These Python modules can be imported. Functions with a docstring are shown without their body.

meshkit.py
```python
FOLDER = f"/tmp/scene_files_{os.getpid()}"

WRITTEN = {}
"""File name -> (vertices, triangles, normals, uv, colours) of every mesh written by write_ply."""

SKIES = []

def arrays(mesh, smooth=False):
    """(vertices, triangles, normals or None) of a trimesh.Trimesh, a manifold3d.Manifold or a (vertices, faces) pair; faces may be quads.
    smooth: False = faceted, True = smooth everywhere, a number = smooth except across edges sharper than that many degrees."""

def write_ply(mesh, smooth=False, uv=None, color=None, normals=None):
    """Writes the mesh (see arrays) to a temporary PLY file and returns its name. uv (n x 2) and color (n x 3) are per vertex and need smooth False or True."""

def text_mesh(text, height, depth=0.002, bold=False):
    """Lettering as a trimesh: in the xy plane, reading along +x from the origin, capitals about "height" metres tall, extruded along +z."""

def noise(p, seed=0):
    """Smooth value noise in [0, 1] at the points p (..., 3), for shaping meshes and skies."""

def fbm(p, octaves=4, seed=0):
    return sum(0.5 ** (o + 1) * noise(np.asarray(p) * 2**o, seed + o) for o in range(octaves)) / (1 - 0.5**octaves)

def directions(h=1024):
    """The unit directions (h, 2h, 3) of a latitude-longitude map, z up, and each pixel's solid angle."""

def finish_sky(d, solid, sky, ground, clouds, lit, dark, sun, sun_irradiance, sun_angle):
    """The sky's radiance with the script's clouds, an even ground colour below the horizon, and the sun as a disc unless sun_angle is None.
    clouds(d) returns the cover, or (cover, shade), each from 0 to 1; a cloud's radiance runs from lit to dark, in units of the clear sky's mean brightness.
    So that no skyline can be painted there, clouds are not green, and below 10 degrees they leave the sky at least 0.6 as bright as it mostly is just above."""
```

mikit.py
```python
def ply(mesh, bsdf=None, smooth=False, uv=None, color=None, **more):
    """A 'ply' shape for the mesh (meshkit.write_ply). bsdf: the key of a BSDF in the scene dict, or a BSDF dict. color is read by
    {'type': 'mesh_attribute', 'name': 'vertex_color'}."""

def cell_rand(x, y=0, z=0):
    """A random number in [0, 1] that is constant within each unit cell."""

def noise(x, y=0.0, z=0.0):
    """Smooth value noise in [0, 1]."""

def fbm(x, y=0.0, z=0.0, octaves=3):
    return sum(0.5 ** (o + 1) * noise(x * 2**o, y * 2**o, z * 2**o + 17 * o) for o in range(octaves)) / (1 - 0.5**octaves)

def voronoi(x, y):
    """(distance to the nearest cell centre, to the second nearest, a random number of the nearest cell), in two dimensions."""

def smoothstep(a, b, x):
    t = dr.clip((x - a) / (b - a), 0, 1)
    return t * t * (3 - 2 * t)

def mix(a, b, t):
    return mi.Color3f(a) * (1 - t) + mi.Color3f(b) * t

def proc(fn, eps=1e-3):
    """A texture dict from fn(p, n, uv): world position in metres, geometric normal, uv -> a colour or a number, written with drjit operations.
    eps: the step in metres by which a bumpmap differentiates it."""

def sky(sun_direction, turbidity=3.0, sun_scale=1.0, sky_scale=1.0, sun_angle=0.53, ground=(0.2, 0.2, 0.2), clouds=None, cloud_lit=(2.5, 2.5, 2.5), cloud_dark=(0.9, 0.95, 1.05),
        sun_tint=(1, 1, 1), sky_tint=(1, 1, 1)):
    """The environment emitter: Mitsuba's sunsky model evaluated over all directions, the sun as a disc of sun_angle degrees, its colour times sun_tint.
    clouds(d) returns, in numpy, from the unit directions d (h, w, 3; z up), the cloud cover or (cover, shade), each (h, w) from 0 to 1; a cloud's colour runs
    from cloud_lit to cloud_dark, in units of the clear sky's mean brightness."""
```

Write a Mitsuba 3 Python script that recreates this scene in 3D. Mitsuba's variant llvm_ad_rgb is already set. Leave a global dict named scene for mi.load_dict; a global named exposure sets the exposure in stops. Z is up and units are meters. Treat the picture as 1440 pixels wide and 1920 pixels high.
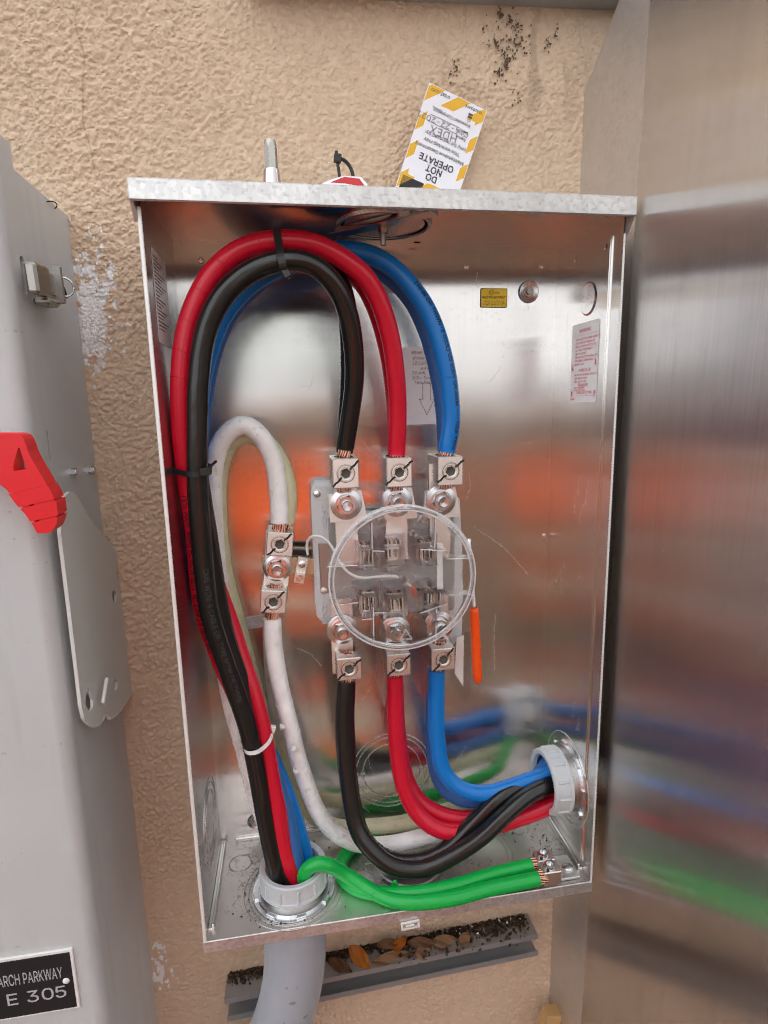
import math
import numpy as np
import trimesh
import drjit as dr
import mitsuba as mi
import manifold3d as m3
from shapely.geometry import Polygon, Point, LineString, box as sbox
from shapely.ops import unary_union
import mikit
import meshkit

# ------------------------------------------------------------------ camera, sky, exposure
T4 = mi.ScalarTransform4f
scene, labels = {}, {}
scene['camera'] = {
    'type': 'perspective', 'fov': 67.244, 'fov_axis': 'x', 'near_clip': 0.01, 'far_clip': 600.0,
    'to_world': T4().look_at(origin=[0.12529, -0.74947, 0.60614], target=[0.27770, 0.22187, 0.42377], up=[0.04849, 0.17695, 0.98302])}


def cloud(d):
    n = meshkit.fbm(d * np.array([2.2, 2.2, 4.0]) + 7.0, 4, 3)
    return np.ones(d.shape[:2]), np.clip((n - 0.35) * 1.6, 0, 1) * 0.4


scene['sky'] = mikit.sky((0.12, 0.27, 0.955), turbidity=4, sun_scale=0.6, sun_angle=8, clouds=cloud, ground=(0.3, 0.28, 0.26),
                         cloud_lit=(2.5, 2.55, 2.62), cloud_dark=(1.3, 1.35, 1.4))
exposure = 2.55

# ------------------------------------------------------------------ helpers
V = lambda *a: np.array(a, float)
W, H, D = 0.4768, 0.8, 0.155          # inside of the meter enclosure: wide, high, deep (metres)
ZG = -1.05                            # the ground


def unit(v):
    v = np.asarray(v, float)
    return v / np.linalg.norm(v)


def tm(v, f):
    return trimesh.Trimesh(np.asarray(v, float), np.asarray(f, int), process=False)


def cat(*ms):
    ms = [m for x in ms for m in (x if isinstance(x, (list, tuple)) else [x])]
    return trimesh.util.concatenate([to_tm(m) for m in ms])


def to_tm(m):
    if isinstance(m, m3.Manifold):
        q = m.to_mesh()
        return tm(q.vert_properties[:, :3], q.tri_verts)
    return m


def frame(o, ex, ey):
    """matrix of local (x, y, z = x cross y) axes standing at o"""
    ex = unit(ex)
    ez = unit(np.cross(ex, ey))
    ey = np.cross(ez, ex)
    M = np.eye(4)
    M[:3, 0], M[:3, 1], M[:3, 2], M[:3, 3] = ex, ey, ez, o
    return M


def at(mesh, M):
    m = to_tm(mesh).copy()
    m.apply_transform(M)
    return m


FRONT = lambda o, tilt=0.0: frame(o, (math.cos(tilt), 0, math.sin(tilt)), (-math.sin(tilt), 0, math.cos(tilt)))   # local z looks out of the wall (-y)


def put(key, mesh, bsdf, smooth=False, uv=None, kind=None, label=None, flip=False):
    k, n = key, 0
    while k in scene:
        n += 1
        k = '%s_%03d' % (key, n)
    scene[k] = mikit.ply(to_tm(mesh) if not isinstance(mesh, tuple) else mesh, bsdf, smooth=smooth, uv=uv)
    if kind or label:
        labels[k] = {}
        if kind:
            labels[k]['kind'] = kind
        if label:
            labels[k]['label'] = label
    return k


def thing(key, label, category, group=None):
    k, n = key, 0
    while k in labels:
        n += 1
        k = '%s_%03d' % (key, n)
    labels[k] = {'label': label, 'category': category}
    if group:
        labels[k]['group'] = group
    return k


def bevel_box(lo, hi, b=0.001):
    lo, hi = np.minimum(lo, hi).astype(float), np.maximum(lo, hi).astype(float)
    b = min(b, *(0.49 * (hi - lo)))
    pts = []
    for k in range(3):
        for c in np.ndindex(2, 2, 2):
            p = np.where(np.array(c), hi - b, lo + b)
            p[k] = hi[k] if c[k] else lo[k]
            pts.append(p)
    return m3.Manifold.hull_points(np.array(pts))


def box(lo, hi):
    return trimesh.creation.box(bounds=[np.minimum(lo, hi), np.maximum(lo, hi)])


def cyl(r, h, n=32, r2=None):
    """along +z from 0"""
    return m3.Manifold.cylinder(h, r, r if r2 is None else r2, n)


def mv(m, *t):
    return m.translate(t)


def lathe(prof, n=40):
    """profile [(r, z)...] around the z axis"""
    prof = np.array(prof, float)
    a = np.arange(n) * 2 * math.pi / n
    v = np.stack([np.outer(np.cos(a), prof[:, 0]), np.outer(np.sin(a), prof[:, 0]), np.tile(prof[:, 1], (n, 1))], -1).reshape(-1, 3)
    m, f = len(prof), []
    for i in range(n):
        j = (i + 1) % n
        for k in range(m - 1):
            a0, a1, b0, b1 = i * m + k, i * m + k + 1, j * m + k, j * m + k + 1
            f += [[a0, b0, b1], [a0, b1, a1]]
    return tm(v, f)


def extrude(poly, depth):
    ps = [poly] if poly.geom_type == 'Polygon' else list(poly.geoms)
    return trimesh.util.concatenate([trimesh.creation.extrude_polygon(p, depth, engine='earcut') for p in ps if p.area > 1e-12])


def ring(r0, r1, h, n=48):
    return lathe([(r0, 0), (r0, h), (r1, h), (r1, 0), (r0, 0)], n)


def spline(pts, step=0.004):
    p = np.array(pts, float)
    p = np.vstack([2 * p[0] - p[1], p, 2 * p[-1] - p[-2]])
    out = []
    for i in range(1, len(p) - 2):
        p0, p1, p2, p3 = p[i - 1:i + 3]
        d = [max(np.linalg.norm(b - a), 1e-6) ** 0.5 for a, b in ((p0, p1), (p1, p2), (p2, p3))]
        t0, t1 = 0, d[0]
        t2 = t1 + d[1]
        t3 = t2 + d[2]
        n = max(2, int(np.linalg.norm(p2 - p1) / step))
        t = np.linspace(t1, t2, n, endpoint=False)[:, None]
        a1 = (t1 - t) / (t1 - t0) * p0 + (t - t0) / (t1 - t0) * p1
        a2 = (t2 - t) / (t2 - t1) * p1 + (t - t1) / (t2 - t1) * p2
        a3 = (t3 - t) / (t3 - t2) * p2 + (t - t2) / (t3 - t2) * p3
        b1 = (t2 - t) / (t2 - t0) * a1 + (t - t0) / (t2 - t0) * a2
        b2 = (t3 - t) / (t3 - t1) * a2 + (t - t1) / (t3 - t1) * a3
        out.append((t2 - t) / (t2 - t1) * b1 + (t - t1) / (t2 - t1) * b2)
    c = np.vstack(out + [p[-2:-1]])
    for _ in range(3):                                              # relax small kinks
        c[1:-1] = 0.25 * c[:-2] + 0.5 * c[1:-1] + 0.25 * c[2:]
    return c


def frames(c):
    t = np.gradient(c, axis=0)
    t /= np.linalg.norm(t, axis=1, keepdims=True)
    n = np.zeros_like(t)
    v = np.cross(t[0], [0.3, 1, 0.2])
    n[0] = unit(v)
    for i in range(1, len(c)):
        v = n[i - 1] - t[i] * np.dot(n[i - 1], t[i])
        n[i] = unit(v)
    return t, n, np.cross(t, n)


def tube(c, r, n=16, seed=0, rough=0.0, caps=True, lay=0.25):
    """r: number or one radius per point"""
    t, nn, b = frames(c)
    a = np.arange(n) * 2 * math.pi / n
    r = np.broadcast_to(np.asarray(r, float), (len(c),))
    s = np.r_[0, np.cumsum(np.linalg.norm(np.diff(c, axis=0), axis=1))]
    rr = np.repeat(r[:, None], n, 1)
    if rough:
        q = np.stack([np.repeat(s[:, None], n, 1) * 55, np.repeat(np.cos(a)[None] * 1.6, len(s), 0), np.repeat(np.sin(a)[None] * 1.6, len(s), 0)], -1)
        ridge = np.sin(6 * a[None] + s[:, None] * (22 if lay > 0.5 else 75)) * (0.6 + 0.4 * np.sin(s[:, None] * 31 + a[None]))                    # the lay of the strands under the jacket
        rr = rr * (1 + rough * (meshkit.fbm(q + seed * 13.7, 3, seed) - 0.5) * 2 + lay * rough * ridge)
    v = c[:, None] + rr[..., None] * (np.cos(a)[None, :, None] * nn[:, None] + np.sin(a)[None, :, None] * b[:, None])
    m, v, f = len(c), v.reshape(-1, 3), []
    i, j = np.meshgrid(np.arange(m - 1), np.arange(n), indexing='ij')
    i, j = i.ravel(), j.ravel()
    k = (j + 1) % n
    f = np.vstack([np.stack([i * n + j, i * n + k, (i + 1) * n + k], 1), np.stack([i * n + j, (i + 1) * n + k, (i + 1) * n + j], 1)])
    if caps:
        v = np.vstack([v, c[0], c[-1]])
        q = np.arange(n)
        f = np.vstack([f, np.stack([(q + 1) % n, q, q * 0 + m * n], 1), np.stack([(m - 1) * n + q, (m - 1) * n + (q + 1) % n, q * 0 + m * n + 1], 1)])
    return tm(v, f)


TEXTS = {}


def text(s, h, depth=0.0002, bold=False, align='l', squeeze=1.0):
    k = (s, bold)
    if k not in TEXTS:
        TEXTS[k] = meshkit.text_mesh(s, 1.0, 1.0, bold)
    m = TEXTS[k].copy()
    m.apply_scale([h * squeeze, h, depth])
    if align != 'l':
        w = m.bounds[1][0]
        m.apply_translation([-w / 2 if align == 'c' else -w, 0, 0])
    return m


def flat_text(lines, M):
    """lines: (text, x, y, height, align, bold) on the plane of M"""
    out = []
    for s, x, y, h, al, bo in lines:
        m = text(s, h, 0.0002, bo, al)
        m.apply_translation([x, y, 0])
        out.append(m)
    return at(cat(*out), M)


def wrap_text(s, h, c, r, s0, view, back=False, bold=True):
    """lettering bent onto a cable: centre line c, radius r, from arc length s0, on the side that faces view"""
    m = text(s, h, 0.00015, bold)
    m = m.subdivide_to_size(0.004)
    if back:
        c = c[::-1]
    t, _, _ = frames(c)
    L = np.r_[0, np.cumsum(np.linalg.norm(np.diff(c, axis=0), axis=1))]
    v = np.array(m.vertices)
    v[:, 1] -= h / 2
    q = np.clip(v[:, 0] + s0, 0, L[-1])
    p = np.stack([np.interp(q, L, c[:, k]) for k in range(3)], 1)
    tt = np.stack([np.interp(q, L, t[:, k]) for k in range(3)], 1)
    tt /= np.linalg.norm(tt, axis=1, keepdims=True)
    r0 = np.asarray(view, float) - tt * (tt * np.asarray(view, float)).sum(1, keepdims=True)
    r0 /= np.linalg.norm(r0, axis=1, keepdims=True)
    up = np.cross(r0, tt)
    a = (v[:, 1] / r)[:, None]
    m.vertices = p + (r * 1.012 + v[:, 2:3]) * (np.cos(a) * r0 + np.sin(a) * up)
    return m


def sheet(o, eu, ev, lu, lv, step=0.02, amp=0.0004, seed=0, holes=()):
    """a metal sheet with a faint waviness: (mesh, uv in metres along eu, ev); normal eu x ev"""
    o, eu, ev = V(*o), unit(eu), unit(ev)
    nu, nv = max(2, int(lu / step)), max(2, int(lv / step))
    u, v = np.meshgrid(np.linspace(0, lu, nu + 1), np.linspace(0, lv, nv + 1), indexing='ij')
    n = np.cross(eu, ev)
    hgt = (meshkit.fbm(np.stack([u * 9, v * 6, u * 0], -1) + seed * 5.1, 3, seed) - 0.5) * 2 * amp
    edge = np.minimum(np.minimum(u, lu - u) / lu, np.minimum(v, lv - v) / lv)
    hgt = hgt * np.clip(edge * 12, 0, 1)
    p = o + u[..., None] * eu + v[..., None] * ev + hgt[..., None] * n
    i, j = np.meshgrid(np.arange(nu), np.arange(nv), indexing='ij')
    a = (i * (nv + 1) + j).ravel()
    f = np.vstack([np.stack([a, a + nv + 1, a + nv + 2], 1), np.stack([a, a + nv + 2, a + 1], 1)])
    return tm(p.reshape(-1, 3), f), np.stack([u.ravel(), v.ravel()], 1)


def face_uv(mesh):
    """splits a mesh into its triangles with planar uv (v upwards), for brushed metal"""
    m = to_tm(mesh)
    t = np.array(m.triangles)
    n = np.abs(m.face_normals)
    k = n.argmax(1)
    uv = np.empty((len(t), 3, 2))
    for ax, (a, b) in enumerate(((1, 2), (0, 2), (0, 1))):
        s = k == ax
        uv[s] = t[s][:, :, [a, b]]
    return tm(t.reshape(-1, 3), np.arange(len(t) * 3).reshape(-1, 3)), uv.reshape(-1, 2)


def put_uv(key, mesh, bsdf, **kw):
    m, uv = face_uv(mesh)
    return put(key, m, bsdf, uv=uv, **kw)


# ------------------------------------------------------------------ materials
rgb = lambda *c: {'type': 'rgb', 'value': list(c)}
ns, fb, ss, mix = mikit.noise, mikit.fbm, mikit.smoothstep, mikit.mix


def plain(name, c, rough=0.5, spec=0.5, two=True, **kw):
    b = {'type': 'principled', 'base_color': c if isinstance(c, dict) else rgb(*c), 'roughness': rough, 'specular': spec, **kw}
    scene[name] = {'type': 'twosided', 'bsdf': b} if two else b


def brushed(p, n, uv):
    u, v = uv.x, uv.y
    grain = ns(u * 2600, v * 45) * 0.55 + ns(u * 900, v * 14) * 0.45
    smear = fb(p.x * 9 + 3, p.y * 9, p.z * 6, 3)
    spots = ss(0.80, 0.86, ns(p.x * 330, p.y * 330, p.z * 250)) * ss(0.56, 0.66, ns(p.x * 14, p.y * 14, p.z * 11))
    k = 0.80 + 0.13 * grain + 0.12 * (smear - 0.5) - 0.10 * spots
    return mi.Color3f(k * 1.0, k * 0.985, k * 0.96)


def brushed_wide(p, n, uv):
    u, v = uv.x, uv.y
    grain = ns(u * 1500, v * 22) * 0.5 + ns(u * 620, v * 7) * 0.5
    smear = fb(p.x * 7 + 3, p.y * 7, p.z * 3, 3)
    drip = ss(0.70, 0.76, ns(u * 95, v * 26)) * ss(0.58, 0.66, ns(u * 17 + 5, v * 11))
    k = 0.70 + 0.18 * grain + 0.14 * (smear - 0.5) - 0.05 * drip
    return mi.Color3f(k * 1.0, k * 0.98, k * 0.95)


def brushed_floor(p, n, uv):
    smear = fb(p.x * 14, p.y * 14, 2.0, 3)
    grit = ss(0.62, 0.8, ns(p.x * 420, p.y * 420)) * ss(0.45, 0.7, fb(p.x * 22 + 9, p.y * 22, 1.0, 2))
    k = 0.5 + 0.5 * smear - 0.3 * grit
    return mi.Color3f(k, k * 0.98, k * 0.94)


def alu(name, tex, au, av):
    scene[name] = {'type': 'twosided', 'bsdf': {'type': 'roughconductor', 'material': 'Al', 'distribution': 'ggx', 'alpha_u': au, 'alpha_v': av,
                                                'specular_reflectance': mikit.proc(tex)}}


alu('brushed_aluminium', brushed, 0.10, 0.014)
alu('brushed_door', brushed_wide, 0.16, 0.018)
alu('worn_aluminium', brushed_floor, 0.20, 0.18)


def spangle(p, n, uv):
    d, _, r = mikit.voronoi(p.x * 260 + p.y * 230, p.z * 210)
    k = 0.60 + 0.13 * r + 0.25 * (fb(p.x * 24, p.y * 24, p.z * 16, 3) - 0.5) - 0.1 * ss(0.7, 0.8, ns(p.x * 300, p.y * 300, p.z * 300))
    return mi.Color3f(k, k * 0.995, k * 0.98)


def pale_spangle(p, n, uv):
    return spangle(p, n, uv) * 0.55 + mi.Color3f(0.52)


scene['mill_sheet'] = {'type': 'twosided', 'bsdf': {'type': 'roughconductor', 'material': 'Al', 'distribution': 'ggx', 'alpha': 0.24, 'specular_reflectance': mikit.proc(pale_spangle)}}
scene['galvanised'] = {'type': 'twosided', 'bsdf': {'type': 'principled', 'base_color': mikit.proc(spangle), 'metallic': 0.75, 'roughness': 0.42}}
scene['zinc'] = {'type': 'twosided', 'bsdf': {'type': 'roughconductor', 'material': 'Al', 'alpha': 0.10, 'specular_reflectance': rgb(0.82, 0.84, 0.86)}}
scene['tin_lug'] = {'type': 'twosided', 'bsdf': {'type': 'roughconductor', 'material': 'Al', 'alpha': 0.30, 'specular_reflectance': rgb(0.96, 0.935, 0.88)}}
scene['steel_dark'] = {'type': 'twosided', 'bsdf': {'type': 'roughconductor', 'material': 'Al', 'alpha': 0.22, 'specular_reflectance': rgb(0.5, 0.49, 0.46)}}
scene['chrome'] = {'type': 'twosided', 'bsdf': {'type': 'roughconductor', 'material': 'Cr', 'alpha': 0.06}}
scene['copper'] = {'type': 'twosided', 'bsdf': {'type': 'roughconductor', 'material': 'Cu', 'alpha': 0.22, 'specular_reflectance': rgb(0.85, 0.78, 0.74)}}
scene['brass_strap'] = {'type': 'twosided', 'bsdf': {'type': 'roughconductor', 'material': 'Al', 'alpha': 0.25, 'specular_reflectance': rgb(0.8, 0.66, 0.46)}}


def stucco(p, n, uv):
    big = fb(p.x * 5, p.z * 4, 0.3, 3)
    fine = fb(p.x * 90, p.z * 90, 4.0, 2)
    c = mix((0.63, 0.468, 0.334), (0.745, 0.577, 0.43), mi.Float(0.25 + 0.5 * big + 0.45 * (fine - 0.5)))
    streak = ss(0.60, 0.78, fb(p.x * 42, p.z * 9, 9.0, 3)) * ss(0.93, 1.02, p.z) * ss(0.26, 0.33, p.x) * (1 - ss(0.47, 0.55, p.x))
    c = mix(c, (0.07, 0.05, 0.035), mi.Float(0.28 * streak))
    gr = fb(p.x * 150, p.z * 110, 3.0, 3)
    lime = ss(0.52, 0.62, gr + 0.34 - 9.0 * dr.sqrt(dr.square((p.x + 0.108) * 1.5) + dr.square((p.z - 0.728) * 0.62)))
    lime2 = ss(0.52, 0.62, gr + 0.20 - 12.0 * dr.sqrt(dr.square((p.x + 0.112) * 1.5) + dr.square((p.z + 0.225) * 0.55)))
    c = mix(c, (0.87, 0.865, 0.86), mi.Float(dr.maximum(lime, lime2)))
    crack = ss(0.0016, 0.0006, dr.abs(p.x + 0.089 - 0.012 * (p.z - 1.0) - 0.012 * (ns(p.z * 30) - 0.5))) * ss(0.86, 0.9, p.z)
    return mix(c, (0.2, 0.14, 0.1), mi.Float(0.28 * crack))


def stucco_grain(p, n, uv):
    a = fb(p.x * 430, p.z * 470, 2.0, 2)
    b = ns(p.x * 210 + 5, p.z * 240)
    return 0.0013 * ss(0.30, 0.66, a) * (0.55 + 0.45 * ss(0.3, 0.6, b))


scene['stucco'] = {'type': 'twosided', 'bsdf': {'type': 'bumpmap', 'arbitrary': mikit.proc(stucco_grain, 0.0004), 'scale': 1.0, 'bsdf': {'type': 'diffuse', 'reflectance': mikit.proc(stucco)}}}


def grey_paint(p, n, uv):
    k = 0.52 + 0.06 * (fb(p.x * 16, p.y * 16, p.z * 11, 3) - 0.5) - 0.12 * ss(0.84, 0.88, ns(p.x * 300, p.y * 300, p.z * 260)) * ss(0.66, 0.74, ns(p.x * 20, p.y * 20, p.z * 16))
    k = k - 0.022 * ss(0.55, 0.75, fb(p.x * 60 + p.y * 60, 0.0, p.z * 5, 3))
    return mi.Color3f(k * 0.97, k * 0.985, k * 1.0)


plain('raw_edge', (0.84, 0.84, 0.82), 0.45, metallic=0.35)
plain('grey_paint', mikit.proc(grey_paint), 0.42, 0.45)
plain('lit_grey_paint', (0.60, 0.60, 0.58), 0.42, 0.45)  # lever plate brightness against the shaded box side, put into the colour
plain('grey_plastic', (0.50, 0.53, 0.55), 0.38)


def pipe_tex(p, n, uv):
    k = 0.92 + 0.22 * (fb(p.x * 24, p.y * 24, p.z * 15, 3) - 0.5) - 0.35 * ss(0.78, 0.84, ns(p.x * 150, p.y * 150, p.z * 120)) * ss(0.5, 0.62, ns(p.x * 22, p.y * 22, p.z * 16))
    return mi.Color3f(0.41 * k, 0.44 * k, 0.49 * k)


plain('pipe_grey', mikit.proc(pipe_tex), 0.46)


def jacket(c, dirt):
    def fn(p, n, uv):
        k = fb(p.x * 60, p.y * 60, p.z * 60, 3)
        d = ss(0.66, 0.74, fb(p.x * 160 + 4, p.y * 160, p.z * 120, 3))
        return mix(mix([x * 0.85 for x in c], [min(1, x * 1.15) for x in c], mi.Float(k)), dirt, mi.Float(0.35 * d))
    return mikit.proc(fn)


plain('red_jacket', (0.60, 0.007, 0.030), 0.29, 0.5)
plain('black_jacket', (0.008, 0.008, 0.008), 0.22, 0.5, clearcoat=0.5, clearcoat_gloss=0.9)
plain('blue_jacket', (0.002, 0.18, 0.58), 0.29, 0.5)
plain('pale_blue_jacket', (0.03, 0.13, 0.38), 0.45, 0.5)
plain('green_jacket', (0.004, 0.40, 0.065), 0.29, 0.5)
plain('white_jacket', jacket((0.90, 0.89, 0.87), (0.50, 0.46, 0.40)), 0.45, 0.45)
plain('cream_jacket', jacket((0.62, 0.60, 0.40), (0.30, 0.27, 0.18)), 0.45, 0.45)
plain('ink', (0.012, 0.012, 0.014), 0.5)
plain('grey_ink', (0.10, 0.10, 0.10), 0.5)
plain('faint_ink', (0.034, 0.034, 0.034), 0.5)
plain('light_ink', (0.42, 0.42, 0.43), 0.5)
plain('red_ink', (0.55, 0.07, 0.10), 0.5)
plain('pencil', (0.16, 0.15, 0.17), 0.6)
plain('black_plastic', (0.012, 0.012, 0.013), 0.4)
plain('dark_void', (0.006, 0.006, 0.006), 0.9, 0.0)
plain('white_plastic', (0.74, 0.73, 0.71), 0.35)
plain('sticker_white', (0.90, 0.90, 0.92), 0.35)
plain('sticker_silver', (0.60, 0.60, 0.60), 0.35)
plain('sticker_yellow', (0.95, 0.72, 0.012), 0.35)
plain('tag_white', (0.78, 0.77, 0.82), 0.45)
plain('tag_yellow', (0.72, 0.40, 0.02), 0.45)
plain('tag_red', (0.50, 0.012, 0.02), 0.4)
plain('red_plastic', (0.72, 0.016, 0.024), 0.32)
plain('orange_plastic', (0.86, 0.080, 0.004), 0.38)
plain('cast_grey', (0.60, 0.61, 0.62), 0.5)
plain('clear_dusty', (0.5, 0.5, 0.5), 0.5)
plain('shade_dark_sheet', (0.16, 0.16, 0.155), 0.55, metallic=0.5)  # dark tone stands in for shade in the gap beside the cabinet
plain('hex_shade', (0.06, 0.06, 0.055), 0.35)  # recess shade put into the colour of the screw socket floors
plain('dull_zinc', (0.36, 0.365, 0.37), 0.5, metallic=0.5)
plain('dirt', (0.045, 0.030, 0.020), 0.9, 0.1)
plain('pale_dirt', (0.115, 0.080, 0.055), 0.9, 0.1)
plain('litter', (0.11, 0.07, 0.042), 0.9, 0.1)
plain('pebble', (0.84, 0.83, 0.82), 0.7)
plain('bare_wood', (0.55, 0.34, 0.14), 0.7)
scene['clear_plastic'] = {'type': 'dielectric', 'int_ior': 1.45, 'ext_ior': 1.0}
for nm_, wt_ in (('dusty_clear', 0.03), ('milky_clear', 0.36)):
    scene[nm_] = {'type': 'blendbsdf', 'weight': wt_, 'a': {'type': 'thindielectric', 'int_ior': 1.5}, 'b': {'type': 'twosided', 'bsdf': {'type': 'diffuse', 'reflectance': rgb(0.75, 0.75, 0.77)}}}
scene['clear_pane'] = {'type': 'thindielectric', 'int_ior': 1.5, 'specular_transmittance': rgb(0.95, 0.95, 0.95)}
scene['frosted_gleam'] = {'type': 'blendbsdf', 'weight': 0.6, 'a': {'type': 'thindielectric', 'int_ior': 1.5}, 'b': {'type': 'twosided', 'bsdf': {'type': 'roughplastic', 'diffuse_reflectance': rgb(0.85, 0.85, 0.86), 'alpha': 0.1}}}  # whitish share puts rim highlights and glare into the material
scene['clear_sheet'] = {'type': 'thindielectric', 'int_ior': 1.5, 'specular_transmittance': rgb(0.86, 0.86, 0.90)}

# ------------------------------------------------------------------ the setting: ground and stuccoed wall
def ground_tex(p, n, uv):
    return mix((0.06, 0.047, 0.037), (0.12, 0.095, 0.075), fb(p.x * 2.2, p.y * 2.2, 0.0, 4))


scene['concrete'] = {'type': 'twosided', 'bsdf': {'type': 'diffuse', 'reflectance': mikit.proc(ground_tex)}}
put('ground', box((-150, -300, ZG - 0.3), (150, 40, ZG)), 'concrete')
labels['ground'] = {'kind': 'structure', 'label': 'brownish paving in front of the wall', 'category': 'ground'}

thing('stucco_wall', 'tan stucco wall with a rough sprayed texture behind the electrical boxes', 'wall')
YW = 0.035


def wall_relief():
    x0, x1, z0, z1, st = -0.34, 0.62, -0.52, 1.18, 0.0014
    x, z = np.meshgrid(np.arange(x0, x1, st), np.arange(z0, z1, st), indexing='ij')
    q = np.stack([x, z, x * 0], -1)
    n1 = meshkit.fbm(np.stack([x * 240, z * 265, x * 0], -1), 3, 1)
    n2 = meshkit.fbm(np.stack([x * 110, z * 150, x * 0 + 3], -1), 2, 2)
    n3 = meshkit.fbm(np.stack([x * 75, z * 170, x * 0 + 7], -1), 2, 6)
    blob = np.clip((n1 - 0.34) * 3.4, 0, 1)                                # sprayed grains with pits between them
    cracks = np.clip(1 - np.abs(n3 - 0.36) * 14, 0, 1) * np.clip((n2 - 0.42) * 6, 0, 1)
    calm = np.clip((meshkit.fbm(q * 5.2, 3, 9) - 0.30) * 4, 0.55, 1.0)
    calm *= 1 - 0.75 * np.clip((z - 1.0) / 0.06, 0, 1) * np.clip((x - 0.22) / 0.08, 0, 1)
    hgt = (0.0021 * blob - 0.0009 * cracks + 0.0014 + 0.0008 * (n2 - 0.5) + 0.0010 * (meshkit.fbm(q * 20, 2, 4) - 0.5)) * calm
    nx, nz = x.shape
    i, j = np.meshgrid(np.arange(nx - 1), np.arange(nz - 1), indexing='ij')
    hid = ((x[:-1, :-1] > 0.03) & (x[:-1, :-1] < 0.45) & (z[:-1, :-1] > 0.03) & (z[:-1, :-1] < 0.79)) | ((x[:-1, :-1] < -0.19) & (z[:-1, :-1] < 0.70))
    a = (i * nz + j)[~hid]
    f = np.vstack([np.stack([a, a + nz, a + nz + 1], 1), np.stack([a, a + nz + 1, a + 1], 1)])
    return tm(np.stack([x, YW - hgt, z], -1).reshape(-1, 3), f)


put('stucco_wall__rendered_face', wall_relief(), 'stucco', smooth=True)
put('stucco_wall__core', box((-4, YW + 0.0008, ZG), (4, YW + 0.2, 2.3)), 'stucco')

rng = np.random.default_rng(11)


def clumps(n, fn, size, seed):
    r = np.random.default_rng(seed)
    out = []
    for _ in range(n):
        p = fn(r)
        s = size * r.uniform(0.4, 1.5)
        m = trimesh.creation.icosphere(subdivisions=1, radius=1.0)
        v = np.array(m.vertices) * (0.6 + 0.8 * r.random((len(m.vertices), 1))) * np.array([s * r.uniform(0.6, 1.6), s * 0.8, s * r.uniform(0.6, 1.6)])
        out.append(tm(v + p, m.faces))
    return cat(*out)


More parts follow.
